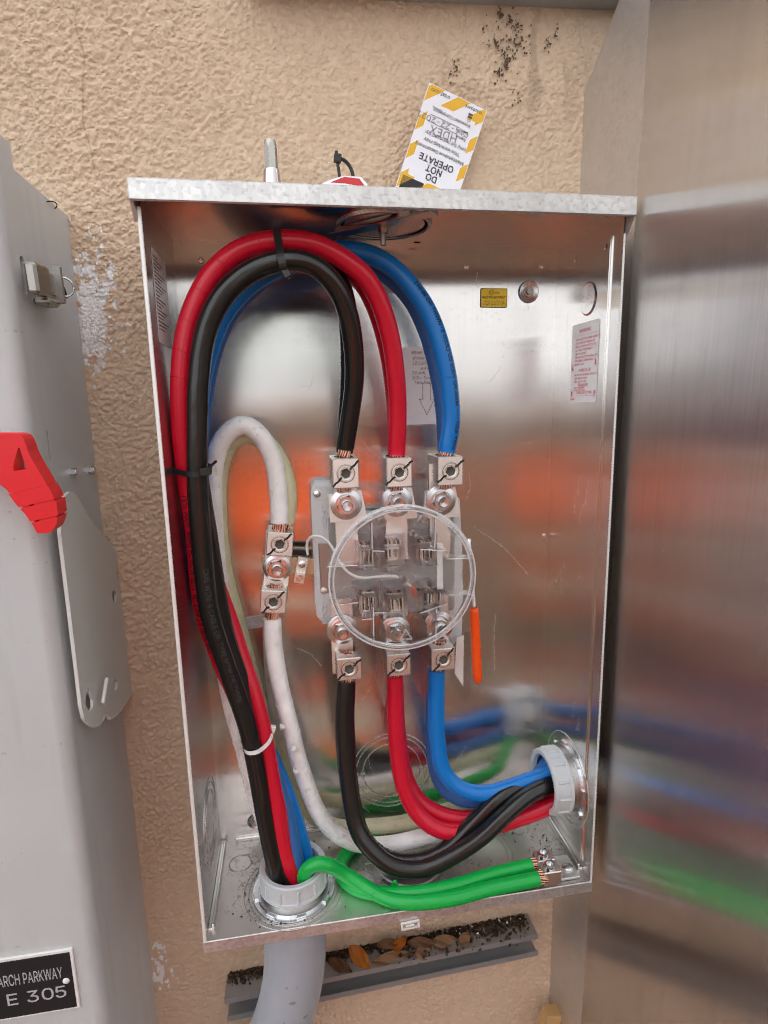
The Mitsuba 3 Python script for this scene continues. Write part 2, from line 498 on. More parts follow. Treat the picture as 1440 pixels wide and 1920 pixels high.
MC_ = np.random.default_rng(5)
CEN = [(0.420 + MC_.normal(0, 0.014), 1.045 + MC_.normal(0, 0.022), abs(MC_.normal(0, 0.004)) + 0.0015) for _ in range(22)] + [(0.345, 1.012, 0.003), (0.350, 1.02, 0.003), (0.47, 1.05, 0.002), (0.48, 1.065, 0.002), (0.428, 0.985, 0.003), (0.425, 0.999, 0.005)]


def mould(r):
    c = CEN[r.integers(0, len(CEN))]
    return np.array([c[0] + r.normal(0, c[2]), YW - 0.0035, c[1] + r.normal(0, c[2] * 1.7)])


put('wall_dirt', clumps(300, mould, 0.0008, 4), 'pale_dirt')
labels['wall_dirt'] = {'kind': 'stuff', 'label': 'dark specks and streaks of dirt stuck to the stucco near the top of the picture', 'category': 'dirt'}


def limefn(r):
    z = r.normal(0.722, 0.026)
    return np.array([-0.118 + abs(r.normal(0, 0.013)), YW - 0.003, z])


put('white_sealant', clumps(620, limefn, 0.0012, 8), 'pebble')
labels['white_sealant'] = {'kind': 'stuff', 'label': 'crumbly white sealant smeared on the stucco beside the grey switch box', 'category': 'sealant'}


# ------------------------------------------------------------------ galvanised channels on the wall
def channel(key, label, x0, z0, x1, z1, h=0.041):
    t = thing(key, label, 'strut channel')
    M = frame((x0, 0, z0), (x1 - x0, 0, z1 - z0), (0, 0, 1))
    L = math.hypot(x1 - x0, z1 - z0)
    # local: x along, y up, z = out of the wall
    prof = [(-YW, 0), (0.006, 0), (0.006, -0.009), (0.004, -0.009), (0.004, -0.002), (-YW + 0.002, -0.002), (-YW + 0.002, -h + 0.002), (0.004, -h + 0.002),
            (0.004, -h + 0.009), (0.006, -h + 0.009), (0.006, -h), (-YW, -h)]
    p = Polygon(prof)
    m = extrude(p, L)                                            # local xy = (out, up), extruded along z
    R = np.eye(4)
    R[:3, :3] = np.array([[0, 0, 1], [0, 1, 0], [1, 0, 0]])
    m.apply_transform(R)
    m.invert()
    put(t + '__channel', at(m, M), 'dull_zinc')
    return t


CH = channel('strut_channel', 'grey galvanised strut channel with dead leaves on it, on the wall below the open enclosure', -0.0135, -0.2583, 0.478, -0.2365)
channel('strut_channel', 'galvanised strut channel crossing the wall at the very top of the picture', 0.1, 1.1190, 0.62, 1.1393)


def soil(r):
    x = r.uniform(-0.01, 0.47)
    zz = -0.2583 + (x + 0.0135) * 0.0443
    return np.array([x, YW - 0.002 - abs(r.normal(0, 0.010)) * (1.6 if x > 0.25 else 0.8), zz + 0.0015])


put('strut_debris__soil', clumps(1300, soil, 0.0014, 21), 'dirt', kind='stuff')
put('strut_debris__litter', clumps(700, soil, 0.0016, 25), 'litter', kind='stuff')
labels['strut_debris'] = {'kind': 'stuff', 'label': 'dark crumbs of soil and leaf litter lying along the top of the strut channel', 'category': 'debris'}


def peb(r):
    x = r.uniform(0.30, 0.46)
    return np.array([x, YW - 0.004 - r.uniform(0, 0.02), -0.2583 + (x + 0.0135) * 0.0443 + 0.004])


put('white_crumbs', clumps(14, peb, 0.0013, 22), 'pebble')
labels['white_crumbs'] = {'kind': 'stuff', 'label': 'small white crumbs among the soil on the strut channel', 'category': 'crumbs'}


def leaf_mesh(L, wd, curl, seed):
    r = np.random.default_rng(seed)
    n, m = 14, 6
    u, v = np.meshgrid(np.linspace(0, 1, n), np.linspace(-1, 1, m * 2 + 1), indexing='ij')
    w = wd * np.sin(np.pi * np.clip(u, 0.02, 0.985) ** 0.85) ** 0.8
    x, y = u * L, v * w
    z = curl * (u - 0.4) ** 2 * L + 0.28 * np.abs(v) * w + 0.002 * np.sin(9 * u + 3 * v + seed)
    p = np.stack([x, y, z], -1)
    nn = m * 2 + 1
    i, j = np.meshgrid(np.arange(n - 1), np.arange(nn - 1), indexing='ij')
    a = (i * nn + j).ravel()
    f = np.vstack([np.stack([a, a + nn, a + nn + 1], 1), np.stack([a, a + nn + 1, a + 1], 1)])
    return tm(p.reshape(-1, 3), f)


for nm, c in (('leaf_orange', (0.36, 0.115, 0.015)), ('leaf_brown', (0.15, 0.075, 0.038)), ('leaf_tan', (0.22, 0.125, 0.065)), ('leaf_dark', (0.10, 0.045, 0.022))):
    plain(nm, c, 0.6, 0.3)
LEAVES = [  # root (x, y, z), direction, length, half width, material, label
    ((0.176,0.01,-0.2191), (0.2019,-0.012,-0.2361), 0.017, 'leaf_orange', 'rust brown leaf pointing down at the pipe end of the strut'),
    ((0.1432,0.012,-0.2394), (0.174,0,-0.2518), 0.013, 'leaf_dark', 'dark brown leaf next to the grey pipe on the strut'),
    ((0.2415,0.018,-0.2513), (0.2644,0,-0.2087), 0.011, 'leaf_orange', 'upright golden orange leaf in the middle of the leaf litter'),
    ((0.2081,-0.002,-0.2426), (0.2642,0.01,-0.2491), 0.012, 'leaf_tan', 'long pale tan leaf lying in front of the upright orange leaf'),
    ((0.2198,0.02,-0.2353), (0.252,0.012,-0.2289), 0.011, 'leaf_brown', 'brown leaf behind the upright orange leaf'),
    ((0.2694,0.018,-0.2386), (0.3083,0.006,-0.2333), 0.012, 'leaf_brown', 'folded brown leaf right of the upright orange leaf'),
    ((0.2759,0,-0.2425), (0.3048,0.006,-0.2497), 0.014, 'leaf_tan', 'small rounded tan leaf on the front lip of the strut'),
    ((0.3063,0.012,-0.2393), (0.3438,0.008,-0.2362), 0.013, 'leaf_tan', 'wrinkled tan leaf in the right half of the leaf litter'),
    ((0.3532,0.004,-0.2458), (0.3656,0.01,-0.2304), 0.013, 'leaf_tan', 'small heart shaped tan leaf, rightmost on the strut'),
]
for i, (a, b, wd, mat, lab) in enumerate(LEAVES):
    k = thing('dry_leaf', lab, 'leaf', 'dead leaves on the strut channel')
    a, b = V(*a), V(*b)
    up = V(0.15 * math.sin(i * 2.1), -0.75, 0.65)
    d = unit(b - a)
    M = frame(a + V(0, -0.002, 0.003), d, np.cross(up, d))
    put(k, at(leaf_mesh(np.linalg.norm(b - a) * 1.12, wd * 0.66, 0.22, i), M), mat, smooth=True)

# ------------------------------------------------------------------ grey disconnect switch at the left
DS = thing('disconnect_switch', 'grey painted steel disconnect switch box with a red handle at the left edge', 'electrical box')
XS = -0.1225


def rounded_xy(x0, x1, y0, y1, r):
    """plan with the front right corner rounded"""
    p = [(x0, y1), (x1, y1), (x1, y0 + r)] + [(x1 - r + r * math.cos(a), y0 + r - r * math.sin(a)) for a in np.linspace(0, math.pi / 2, 9)[1:]] + [(x0, y0)]
    return Polygon(p)


body = m3.Manifold.cube((0.5, 0.143, 1.42)).translate((XS - 0.5, -0.108, -0.587))
slots = []
for a, b, w in (((-0.1225,-0.1146,0.7531), (-0.1225,-0.1135,0.7184), 0.005), ((-0.1225,-0.1167,0.5873), (-0.1225,-0.1188,0.551), 0.005)):
    za, zb = a[2], b[2]
    slots.append(bevel_box((XS - 0.02, a[1] - w, zb), (XS + 0.01, a[1] + w, za), 0.003))
body = body - slots[1].translate((0, 0.012, 0))
m = to_tm(body)
put(DS + '__body', m, 'grey_paint')
cov = extrude(rounded_xy(XS - 0.5, XS + 0.0016, -0.148, -0.1082, 0.014), 1.44)
cov.apply_translation((0, 0, -0.587))
top = [s.translate((0, 0, 0)) for s in slots[:1]]
cm = m3.Manifold(m3.Mesh(np.array(cov.vertices, np.float32), np.array(cov.faces, np.uint32)))
if cm.num_tri() > 0:
    cov = to_tm(cm - slots[0])
put(DS + '__cover', cov, 'grey_paint', smooth=40)
# draw latch
xo = XS + 0.012
LA, LB = V(*(-0.11,-0.1373,0.7293)), V(*(-0.11,-0.031,0.7372))
M = frame(LA, LB - LA, (0, 0.15, 1.0))
L = np.linalg.norm(LB - LA)
la = put(DS + '__latch', at(cat(bevel_box((0.0, -0.014, -0.002), (0.034, 0.014, 0.009), 0.0025), bevel_box((0.034, -0.011, 0.001), (0.060, 0.011, 0.004), 0.001)), M), 'steel_dark', label='stainless draw latch on the side of the grey box')
put(la + '__strike', at(cat(bevel_box((0.056, -0.018, -0.008), (0.060, 0.018, 0.012), 0.001), bevel_box((0.060, -0.018, -0.008), (0.074, 0.018, -0.006), 0.001), bevel_box((0.03, -0.022, -0.010), (0.062, -0.014, 0.006), 0.003)), M), 'steel_dark')
a = np.linspace(0, 2 * math.pi, 33)
put(la + '__pull_ring', at(tube(np.stack([0.074 + 0.003 * np.cos(a), 0.0095 * np.sin(a), 0.006 + 0.0095 * np.cos(a)], 1), 0.0011, 8), M), 'zinc', smooth=True)
put(la + '__lock_pin', at(tube(np.array([[0.081, 0.0, 0.004], [0.09, -0.004, 0.002], [0.098, -0.008, 0.0]]), 0.0014, 8), M), 'dirt', smooth=True)


def hex_head(r=0.005, h=0.005):
    return cat(cyl(r, h, 6).rotate((0, 0, 14)), mv(cyl(r * 0.75, 0.0012, 20), 0, 0, h))


for px in ((-0.1225,-0.051,0.538), (-0.1225,0.0084,0.5341)):
    M = frame(px, (0, 1, 0), (0, 0, 1))
    M[:3, 2] *= -1 if M[0, 2] < 0 else 1
    put(DS + '__hex_bolt', at(hex_head(0.0052, 0.006), M), 'zinc')
put(DS + '__wire_loop', tube(spline([(-0.122,-0.0288,0.8286), (-0.118,-0.0211,0.8322), (-0.118,-0.0081,0.8309), (-0.122,-0.007,0.8284)]), 0.0006, 6), 'dirt', smooth=True)
# lever plate: a plate parallel to the side of the box
XL = -0.108
PL = Polygon([(-0.1391,0.486),(-0.1313,0.5064),(-0.1168,0.5205),(-0.1027,0.5229),(-0.091,0.5207),(-0.0792,0.5125),(-0.0487,0.484),(-0.0013,0.4478),(0.0388,0.4183),(0.0621,0.3912),(0.0634,0.3587),(0.0552,0.3073),(0.0544,0.2603),(0.0458,0.2301),(0.0291,0.2227),(-0.0166,0.2251),(-0.051,0.2327),(-0.0622,0.2377),(-0.0608,0.2418),(-0.0707,0.2495),(-0.0869,0.2492),(-0.0966,0.2495),(-0.111,0.2566),(-0.1277,0.2703),(-0.1384,0.2834),(-0.1415,0.2986),(-0.1408,0.3346),(-0.1398,0.4077)])
PL = PL.buffer(-0.002).buffer(0.002)
holes = []
for ring_ in ([(0.0331,0.4024),(0.0401,0.3945),(0.035,0.3872),(0.0257,0.3885),(0.0237,0.3963),(0.0282,0.4023)], [(0.0061,0.3802),(0.0127,0.3723),(0.0099,0.3646),(0.0007,0.3649),(-0.0032,0.3733),(-0.001,0.3796)],
              [(-0.0272,0.274),(-0.0209,0.2658),(-0.0256,0.2594),(-0.0365,0.2607),(-0.0382,0.2687),(-0.0337,0.275)], [(-0.1154,0.3067),(-0.1074,0.2884),(-0.11,0.2808),(-0.1203,0.2819),(-0.1284,0.2934),(-0.1259,0.3008)],
              [(-0.0573,0.2936),(-0.051,0.2878),(-0.0739,0.2637),(-0.0815,0.2706)]):
    holes.append(Polygon(ring_).buffer(0.0008))
PL = PL.difference(unary_union(holes))
lev = extrude(PL, 0.003)
R = np.array([[0, 0, 1, XL - 0.003], [1, 0, 0, 0], [0, 1, 0, 0], [0, 0, 0, 1]], float)
lev.apply_transform(R)
lipm = extrude(Polygon(PL.exterior).buffer(-0.0002).difference(Polygon(PL.exterior).buffer(-0.0016)), 0.0006)
lipm.apply_transform(R + np.array([[0, 0, 0, 0.003], [0, 0, 0, 0], [0, 0, 0, 0], [0, 0, 0, 0]]))
lev = cat(lev, lipm)
lv = put(DS + '__lever_plate', lev, 'lit_grey_paint', label='grey steel lever plate with a red grip at its top')
put(lv + '__spring_pin', tube(np.array([(-0.099,-0.0835,0.3014), (-0.099,-0.1041,0.2818)]), 0.0022, 10), 'white_plastic', smooth=True)
put(lv + '__pivot_block', box((XS, -0.06, 0.24), (XL - 0.003, -0.02, 0.36)), 'grey_paint')
YG = -0.185
grip = Polygon([(-0.1555,0.5891),(-0.1167,0.5876),(-0.113,0.5856),(-0.1108,0.5822),(-0.1096,0.5774),(-0.1086,0.5712),(-0.107,0.5663),(-0.1053,0.5615),(-0.1008,0.5511),(-0.0973,0.5427),(-0.0934,0.5327),(-0.0908,0.5237),(-0.0906,0.5142),(-0.0924,0.5062),(-0.0954,0.5004),(-0.0994,0.4971),(-0.109,0.4976),(-0.111,0.5037),(-0.1168,0.5155),(-0.1229,0.5242),(-0.1301,0.5377),(-0.1347,0.5428),(-0.1615,0.5453)])
hole = Polygon([(-0.1165,0.5752),(-0.1147,0.5752),(-0.1114,0.5554),(-0.1227,0.5539),(-0.1224,0.5597)])
spine0, spine1 = V(*(-0.1159,-0.185,0.5661)), V(*(-0.1027,-0.185,0.5008))
ax = unit(spine1 - spine0)
a2, n2_ = ax[[0, 2]], V(-ax[2], ax[0])                      # along and across the grip in its own plane
o2 = spine0[[0, 2]]
G = np.array([[1, 0, 0, 0], [0, 0, 1, YG], [0, 1, 0, 0], [0, 0, 0, 1]], float)


def strip(s0, s1, w0=-0.2, w1=0.2):
    return Polygon([o2 + a2 * s + n2_ * w for s, w in ((s0, w0), (s1, w0), (s1, w1), (s0, w1))])


solid = grip.difference(hole).buffer(-0.0012).buffer(0.0012)
seam = strip(0.030, 0.2, -0.0052, -0.0038)
g = cat(extrude(solid.difference(seam).buffer(-0.0010), 0.0200))
g.apply_transform(G)
gi = put(lv + '__grip', g, 'red_plastic', smooth=30, label='red plastic grip with a finger window and ridges')
for k in range(5):
    s0 = 0.030 + k * 0.0150
    q = solid.intersection(strip(s0, s0 + 0.0118)).difference(seam)
    if q.is_empty:
        continue
    r_ = extrude(q.buffer(0.0009, join_style=2), 0.0226)
    r_.apply_transform(G)
    r_.apply_translation((0, -0.0018, 0))
    scene[gi + '_ridge' + ('_%03d' % k if k else '')] = mikit.ply(r_, 'red_plastic', smooth=30)
r_ = extrude(solid.intersection(strip(-0.2, 0.0282)).buffer(0.0003), 0.0218)
r_.apply_transform(G)
r_.apply_translation((0, -0.0009, 0))
scene[gi + '_head'] = mikit.ply(r_, 'red_plastic', smooth=30)
# engraved plate
NP = put(DS + '__nameplate', bevel_box((-0.40, -0.1510, -0.0668), (-0.1456, -0.1482, 0.0128), 0.0004), 'white_plastic', label='black engraved address plate with a white bevelled edge')
put(NP + '__black_face', bevel_box((-0.397, -0.1516, -0.0645), (-0.1485, -0.1509, 0.0095), 0.0003), 'ink')
l1 = text('RESEARCH PARKWAY', 0.0142, 0.0003, False, 'r', 0.43)
l1 = at(l1, FRONT(V(-0.1585, -0.1517, -0.0220)))
l2 = [at(text(s, 0.0150, 0.0003, False, 'c', 1.18), FRONT(V(x, -0.1517, -0.0477))) for s, x in
      zip('SUITE305', (-0.292, -0.272, -0.2565, -0.2385, -0.2145, -0.1930, -0.1775, -0.1640))]
put(NP + '__lettering', cat(l1, *l2), 'light_ink')
put(NP + '__rivet', at(lathe([(0, 0.0022), (0.0022, 0.0018), (0.0036, 0.0006), (0.0038, 0)], 20), FRONT(V(*(-0.1558,-0.1517,-0.0271)))), 'white_plastic', smooth=40)

# ------------------------------------------------------------------ tall metal cabinet at the right, its door swung out against the hood
XA = 0.522
CC = thing('metering_cabinet', 'tall bare metal cabinet at the right with its door swung open', 'cabinet')
side = Polygon([(YW, -0.95), (YW, 0.9960), (-0.1025, 1.105), (-0.1325, 1.135), (-0.1325, -0.95)])
sm = extrude(side, 0.0022)
sm.apply_transform(np.array([[0, 0, 1, XA], [1, 0, 0, 0], [0, 1, 0, 0], [0, 0, 0, 1]], float))
put(CC + '__side_panel', sm, 'mill_sheet')
rest = extrude(Polygon([(YW, -0.95), (YW, 0.985), (-0.1025, 1.10), (-0.06, 1.09), (-0.06, -0.95)]), 0.55)
rest.apply_transform(np.array([[0, 0, 1, XA + 0.0022], [1, 0, 0, 0], [0, 1, 0, 0], [0, 0, 0, 1]], float))
put(CC + '__body', rest, 'shade_dark_sheet')
ang = math.radians(16.12)
ed = V(-math.sin(ang), -math.cos(ang), 0)                  # along the door towards us
p0 = V(0.522, -0.0449, 0)
top_e, bot_e = V(0.4892, -0.1585, 0.9596), V(0.5066, -0.1082, -0.1804)
sl = ((top_e - bot_e)[:2].dot(ed[:2])) / (top_e[2] - bot_e[2])
s_at = lambda z: (bot_e - p0)[:2].dot(ed[:2]) + sl * (z - bot_e[2])
e0, e1 = p0 + ed * s_at(-0.75), p0 + ed * s_at(1.45)
e0[2], e1[2] = -0.75, 1.45
up = unit(e1 - e0)
dm, duv = sheet(e0, ed, V(0, 0, 1), 0.62, 2.2, 0.02, 0.00015, 31)
v = np.array(dm.vertices)
v += (ed * sl)[None] * (v[:, 2:3] + 0.75)
dm = tm(v, dm.faces)
nrm = np.cross(ed, V(0, 0, 1))
put(CC + '__door', dm, 'brushed_door', smooth=True, uv=duv, label='brushed metal cabinet door standing open beside the enclosure')
bk = dm.copy()
bk.apply_translation(-nrm * 0.0022)
put(CC + '__door__inner_face', bk, 'galvanised')
fl = []
for z0, z1 in ((-0.75, 1.45),):
    a, b = p0 + ed * s_at(z0), p0 + ed * s_at(z1)
    a[2], b[2] = z0, z1
    q = V(0.012 * -nrm[0], 0.012 * -nrm[1], 0)
    fl.append(tm([a, b, b + q, a + q], [[0, 1, 2], [0, 2, 3]]))
put(CC + '__door__hinge_flange', cat(*fl), 'galvanised')
k = thing('wood_offcut', 'small pale wood offcut standing at the foot of the wall by the cabinet', 'wood')
put(k, at(bevel_box((-0.012, -0.06, -0.01), (0.014, 0.0, 0.012), 0.001), frame((0.5102,0,-0.3978), (1, 0, -0.18), (0.18, 0, 1))), 'bare_wood')

# ------------------------------------------------------------------ the open meter enclosure
ME = thing('meter_enclosure', 'open aluminium meter enclosure with its cover off, full of coloured cables', 'electrical box')
X_, Y_, Z_ = V(1, 0, 0), V(0, 1, 0), V(0, 0, 1)


def smooth_panel(key, o, eu, ev, lu, lv, back, mat='brushed_aluminium', seed=0, amp=0.0004):
    m, uv = sheet(o, eu, ev, lu, lv, 0.02, amp, seed)
    k = put(ME + '__' + key, m, mat, smooth=True, uv=uv)
    n = np.cross(unit(eu), unit(ev))
    o = V(*o)
    q = [o - n * 0.0009, o - n * 0.0009 + unit(eu) * lu + unit(ev) * lv - n * back]
    put_uv(k + '__outer_skin', box(np.minimum(*q), np.maximum(*q)), 'shade_dark_sheet')
    return k


BP = smooth_panel('back_panel', (0, 0, 0), X_, Z_, W, H, 0.002, seed=1, amp=0.0007)
LP = smooth_panel('left_side', (0, -D, 0), Y_, Z_, D, H, 0.002, seed=2, amp=0.00025)
RP = smooth_panel('right_side', (W, 0, 0), -Y_, Z_, D, H, 0.002, seed=3, amp=0.00025)
FP = smooth_panel('bottom_panel', (0, 0, 0), -Y_, -X_ * -1, D, W, 0.002, mat='worn_aluminium', seed=4, amp=0.0003)
TP = smooth_panel('top_hood', (0, 0, H), X_, -Y_, W, D + 0.012, 0.002, seed=5, amp=0.0005)
put_uv(LP + '__front_edge', bevel_box((-0.0032, -D - 0.0016, -0.0145), (0.0006, -D + 0.0004, H - 0.012), 0.0006), 'raw_edge')
put_uv(RP + '__front_edge', bevel_box((W - 0.0004, -D - 0.0014, -0.0145), (W + 0.0018, -D + 0.0004, H - 0.024), 0.0005), 'raw_edge')
put_uv(RP + '__fold_line', cat(bevel_box((W - 0.0013, -D + 0.020, 0.012), (W + 0.001, -D + 0.0215, H - 0.02), 0.0003), bevel_box((W - 0.0011, -D + 0.024, 0.012), (W + 0.001, -D + 0.025, H - 0.02), 0.0003)), 'brushed_aluminium')
put(FP + '__front_lip', bevel_box((-0.0034, -D - 0.0020, -0.0150), (W + 0.0022, -D + 0.0002, 0.0004), 0.0007), 'galvanised')
put_uv(RP + '__foot_flange', cat(bevel_box((W - 0.0075, -0.136, 0.0), (W - 0.0045, -0.012, 0.0085), 0.0007), bevel_box((W - 0.0075, -0.136, 0.0), (W - 0.0002, -0.012, 0.0025), 0.0007)), 'brushed_aluminium')
put_uv(LP + '__foot_flange', cat(bevel_box((0.0045, -0.142, 0.0), (0.0075, -0.006, 0.0075), 0.0007), bevel_box((0.0002, -0.142, 0.0), (0.0075, -0.006, 0.0022), 0.0007)), 'brushed_aluminium')
put_uv(BP + '__foot_flange', bevel_box((0.02, -0.0035, 0.0), (W - 0.02, -0.0002, 0.0055), 0.0006), 'brushed_aluminium')
put(TP + '__front_lip', bevel_box((-0.0065, -0.1705, 0.7885), (W + 0.0045, -0.1665, 0.8075), 0.0012), 'galvanised', smooth=30, label='weathered front lip of the hood')
put(TP + '__roof', bevel_box((-0.0065, -0.1666, 0.8025), (W + 0.0045, YW - 0.002, 0.8065), 0.001), 'galvanised')
for s, x in (('', -0.0062), ('', W + 0.0012)):
    gm = extrude(Polygon([(-0.1664, 0.7888), (-0.1664, 0.8024), (-0.150, 0.8024), (-0.150, 0.780), (-0.1555, 0.7745)]), 0.003)
    gm.apply_transform(np.array([[0, 0, 1, x], [1, 0, 0, 0], [0, 1, 0, 0], [0, 0, 0, 1]], float))
    put(TP + '__corner_gusset', gm, 'galvanised')


def torus_ring(M, R, r=0.0007, gaps=()):
    a = np.linspace(0, 2 * math.pi, 73)
    return at(tube(np.stack([R * np.cos(a), R * np.sin(a), a * 0], 1), r, 6, caps=False), M)


FLOOR = lambda x, y: frame((x, y, 0.0002), (1, 0, 0), (0, 1, 0))
BACK = lambda x, z: FRONT(V(x, -0.0009, z))
RIGHT = lambda y, z: frame((W - 0.0004, y, z), (0, -1, 0), (0, 0, 1))
LEFT = lambda y, z: frame((0.0004, y, z), (0, 1, 0), (0, 0, 1))
CEIL = lambda x, y: frame((x, y, H - 0.0002), (1, 0, 0), (0, -1, 0))


def knock(parent, M, radii, disc=None, mat='brushed_aluminium', tabs=True):
    k = None
    for R in radii:
        q = put(parent + '__knockout_ring', torus_ring(M, R, 0.0006), mat if mat != 'brushed_aluminium' else 'galvanised', smooth=True)
        k = k or q
    if disc:
        put(parent + '__knockout_disc', at(lathe([(0, 0.0012), (disc - 0.002, 0.0012), (disc, 0)], 40), M), mat, smooth=30)
    if tabs:
        for R in radii:
            for sx in (-1, 1):
                put(parent + '__knockout_tab', at(bevel_box((sx * R - 0.003, -0.0012, 0), (sx * R + 0.003, 0.0012, 0.001), 0.0003), M), 'galvanised')
    return k


knock(BP, BACK(0.2465, 0.083), (0.0585, 0.0525, 0.0425))
knock(LP, LEFT(-0.072, 0.092), (0.052, 0.046, 0.036))
knock(FP, FLOOR(0.2555, -0.076), (0.0575, 0.054), 0.048, 'worn_aluminium')
knock(FP, FLOOR(0.0296, -0.0432), (0.0145,), None, 'worn_aluminium', False)
knock(FP, FLOOR(0.424, -0.052), (0.0115,), None, 'worn_aluminium', False)
knock(FP, FLOOR(0.335, -0.083), (0.062, 0.055), None, 'worn_aluminium', False)
knock(RP, RIGHT(-0.0865, 0.7235), (), 0.0190, tabs=False)
knock(FP, FLOOR(0.101, -0.0965), (0.0625, 0.0565), None, 'worn_aluminium', False)
knock(RP, RIGHT(-0.083, 0.0985), (0.060,), None, tabs=False)


def dimple(x, z, r):
    M = BACK(x, z)
    k = put(BP + '__screw_dimple', at(lathe([(r * 1.18, 0), (r * 1.05, 0.0016), (r * 0.9, 0.0012), (r * 0.62, -0.0002), (0, -0.0002)], 36), M), 'zinc', smooth=35)
    put(BP + '__wall_screw', at(cat(mv(cyl(r * 0.5, 0.001, 24), 0, 0, -0.0002), mv(cyl(r * 0.36, 0.0045, 6).rotate((0, 0, 12)), 0, 0, 0.0006), lathe([(r * 0.5, 0.0007), (r * 0.56, 0.0012), (r * 0.5, 0.0016)], 24)), M), 'steel_dark')


dimple(0.4385, 0.7465, 0.0118)
dimple(0.0486, 0.0271, 0.0095)
for x, z in ((0.03, 0.778), (0.12, 0.779), (0.355, 0.776), (0.455, 0.778), (0.02, 0.40), (0.47, 0.42)):
    put(BP + '__spot_weld', at(lathe([(0, 0.0006), (0.0025, 0.0005), (0.0034, 0)], 16), BACK(x, z)), 'brushed_aluminium', smooth=True)
for y, z in ((-0.05, 0.775), (-0.12, 0.772), (-0.03, 0.36)):
    put(RP + '__spot_weld', at(lathe([(0, 0.0006), (0.0025, 0.0005), (0.0034, 0)], 16), RIGHT(y, z)), 'brushed_aluminium', smooth=True)

# hub opening in the hood, closed by a plate held with a bar
HX, HY = 0.2362, -0.084
M = CEIL(HX, HY)
put(TP + '__hub_rim', at(lathe([(0.0475, 0), (0.0475, 0.003), (0.049, 0.0042), (0.0515, 0.0036), (0.0525, 0)], 60), M), 'brushed_aluminium', smooth=40)
put(TP + '__hub_gap', at(lathe([(0, 0.0004), (0.0476, 0.0004)], 48), M), 'dark_void')
put(TP + '__closing_plate', at(mv(cyl(0.0445, 0.0006, 48), 0.0, -0.001, 0.0008), M), 'brushed_aluminium')
ba, bb = V(*(0.183,-0.0634,0.793)), V(*(0.2775,-0.1515,0.793))
d = unit(bb - ba)
M = frame(ba, d, np.cross(V(0, 0, -1), d))
L = np.linalg.norm(bb - ba)
put(TP + '__clamp_bar', at(cat(bevel_box((0.0, -0.009, 0.0), (L * 0.97, 0.009, 0.0018), 0.0005), bevel_box((0.008, 0.0065, -0.0045), (L * 0.80, 0.0085, 0.0016), 0.0004), bevel_box((L * 0.955, -0.009, -0.003), (L * 0.98, 0.009, 0.0018), 0.0005)), M), 'brushed_aluminium')
sc_ = V(*(0.2325,-0.0986,0.791))
put(TP + '__clamp_screw', at(cat(cyl(0.0058, 0.005, 6), mv(cyl(0.003, 0.013, 16), 0, 0, 0.004)), frame(sc_, (1, 0, 0), (0, -1, 0))), 'steel_dark')
for px in (((0.1897,-0.144,0.8)), ((0.2825,-0.1404,0.8)), ((0.288,-0.0151,0.8))):
    put(TP + '__punch_mark', at(bevel_box((-0.004, -0.0014, 0), (0.004, 0.0014, 0.0006), 0.0003), frame(V(*px) + V(0, 0, -0.0003), (1, 0, 0), (0, -1, 0))), 'dark_void')

# labels stuck on the panels
def plaque(parent, name, M, w, h, mat, r=0.002, lab=None):
    p = sbox(-w / 2 + r, -h / 2 + r, w / 2 - r, h / 2 - r).buffer(r, 6)
    return put(parent + '__' + name, at(extrude(p, 0.0003), M), mat, label=lab)


M = BACK(0.3916, 0.7386)
k = plaque(BP, 'warning_label', M, 0.0360, 0.0238, 'ink', 0.0016, 'yellow label reading METER SOCKET')
M2 = M.copy(); M2[:3, 3] += M[:3, 2] * 0.0003
k2 = plaque(BP, 'warning_label_face', M2, 0.0344, 0.0222, 'sticker_yellow', 0.0010)
M3 = M.copy(); M3[:3, 3] += M[:3, 2] * 0.0006
put(BP + '__warning_label_print', cat(at(lathe([(0.0025, 0), (0.0025, 0.0002), (0.0031, 0.0002), (0.0031, 0)], 24), M3.dot(frame((-0.0035, 0.0062, 0), (1, 0, 0), (0, 1, 0)))),
    flat_text([('U', -0.0047, 0.0058, 0.0018, 'l', True), ('L', -0.0034, 0.0050, 0.0018, 'l', True), ('LISTED', 0.0002, 0.0050, 0.0014, 'l', True), ('METER SOCKET', 0, -0.0008, 0.0030, 'c', True),
               ('ISSUE NO. 5005242', 0, -0.0055, 0.0020, 'c', False), ('BOWERS INDUSTRY, INC.', 0, -0.0092, 0.0016, 'c', False)], M3),
    at(box((-0.0155, -0.0066, 0), (0.0155, -0.0063, 0.0002)), M3)), 'ink')

M = BACK(0.2992, 0.6288)
k = plaque(BP, 'instruction_label', M, 0.0560, 0.0975, 'sticker_white', 0.002, 'white instruction label with a downward arrow, half hidden by cables')
M3 = M.copy(); M3[:3, 3] += M[:3, 2] * 0.0003
aw = [(-0.0055, 0.0045), (0.0055, 0.0045), (0.0055, -0.0165), (0.0105, -0.0165), (0.0, -0.0375), (-0.0105, -0.0165), (-0.0055, -0.0165)]
arrow = Polygon(aw).difference(Polygon(aw).buffer(-0.0006, join_style=2))
put(BP + '__instruction_label_print', cat(at(extrude(arrow, 0.0002), M3.dot(frame((0.003, 0, 0), (1, 0, 0), (0, 1, 0)))), flat_text(
    [('When used for 3', 0.004, 0.0405, 0.0040, 'c', False), ('phase for', -0.003, 0.0338, 0.0040, 'c', False), ('120/240 Volt', 0.001, 0.0274, 0.0040, 'c', False), ('service', 0.004, 0.0210, 0.0040, 'c', False),
     ('3Ø,4W, 120/', 0.0, 0.0150, 0.0040, 'c', False), ('208V Power in', 0.002, 0.0088, 0.0040, 'c', False), ('This Position', 0.003, 0.0024 + 0.0005, 0.0040, 'c', False)], M3)), 'ink')

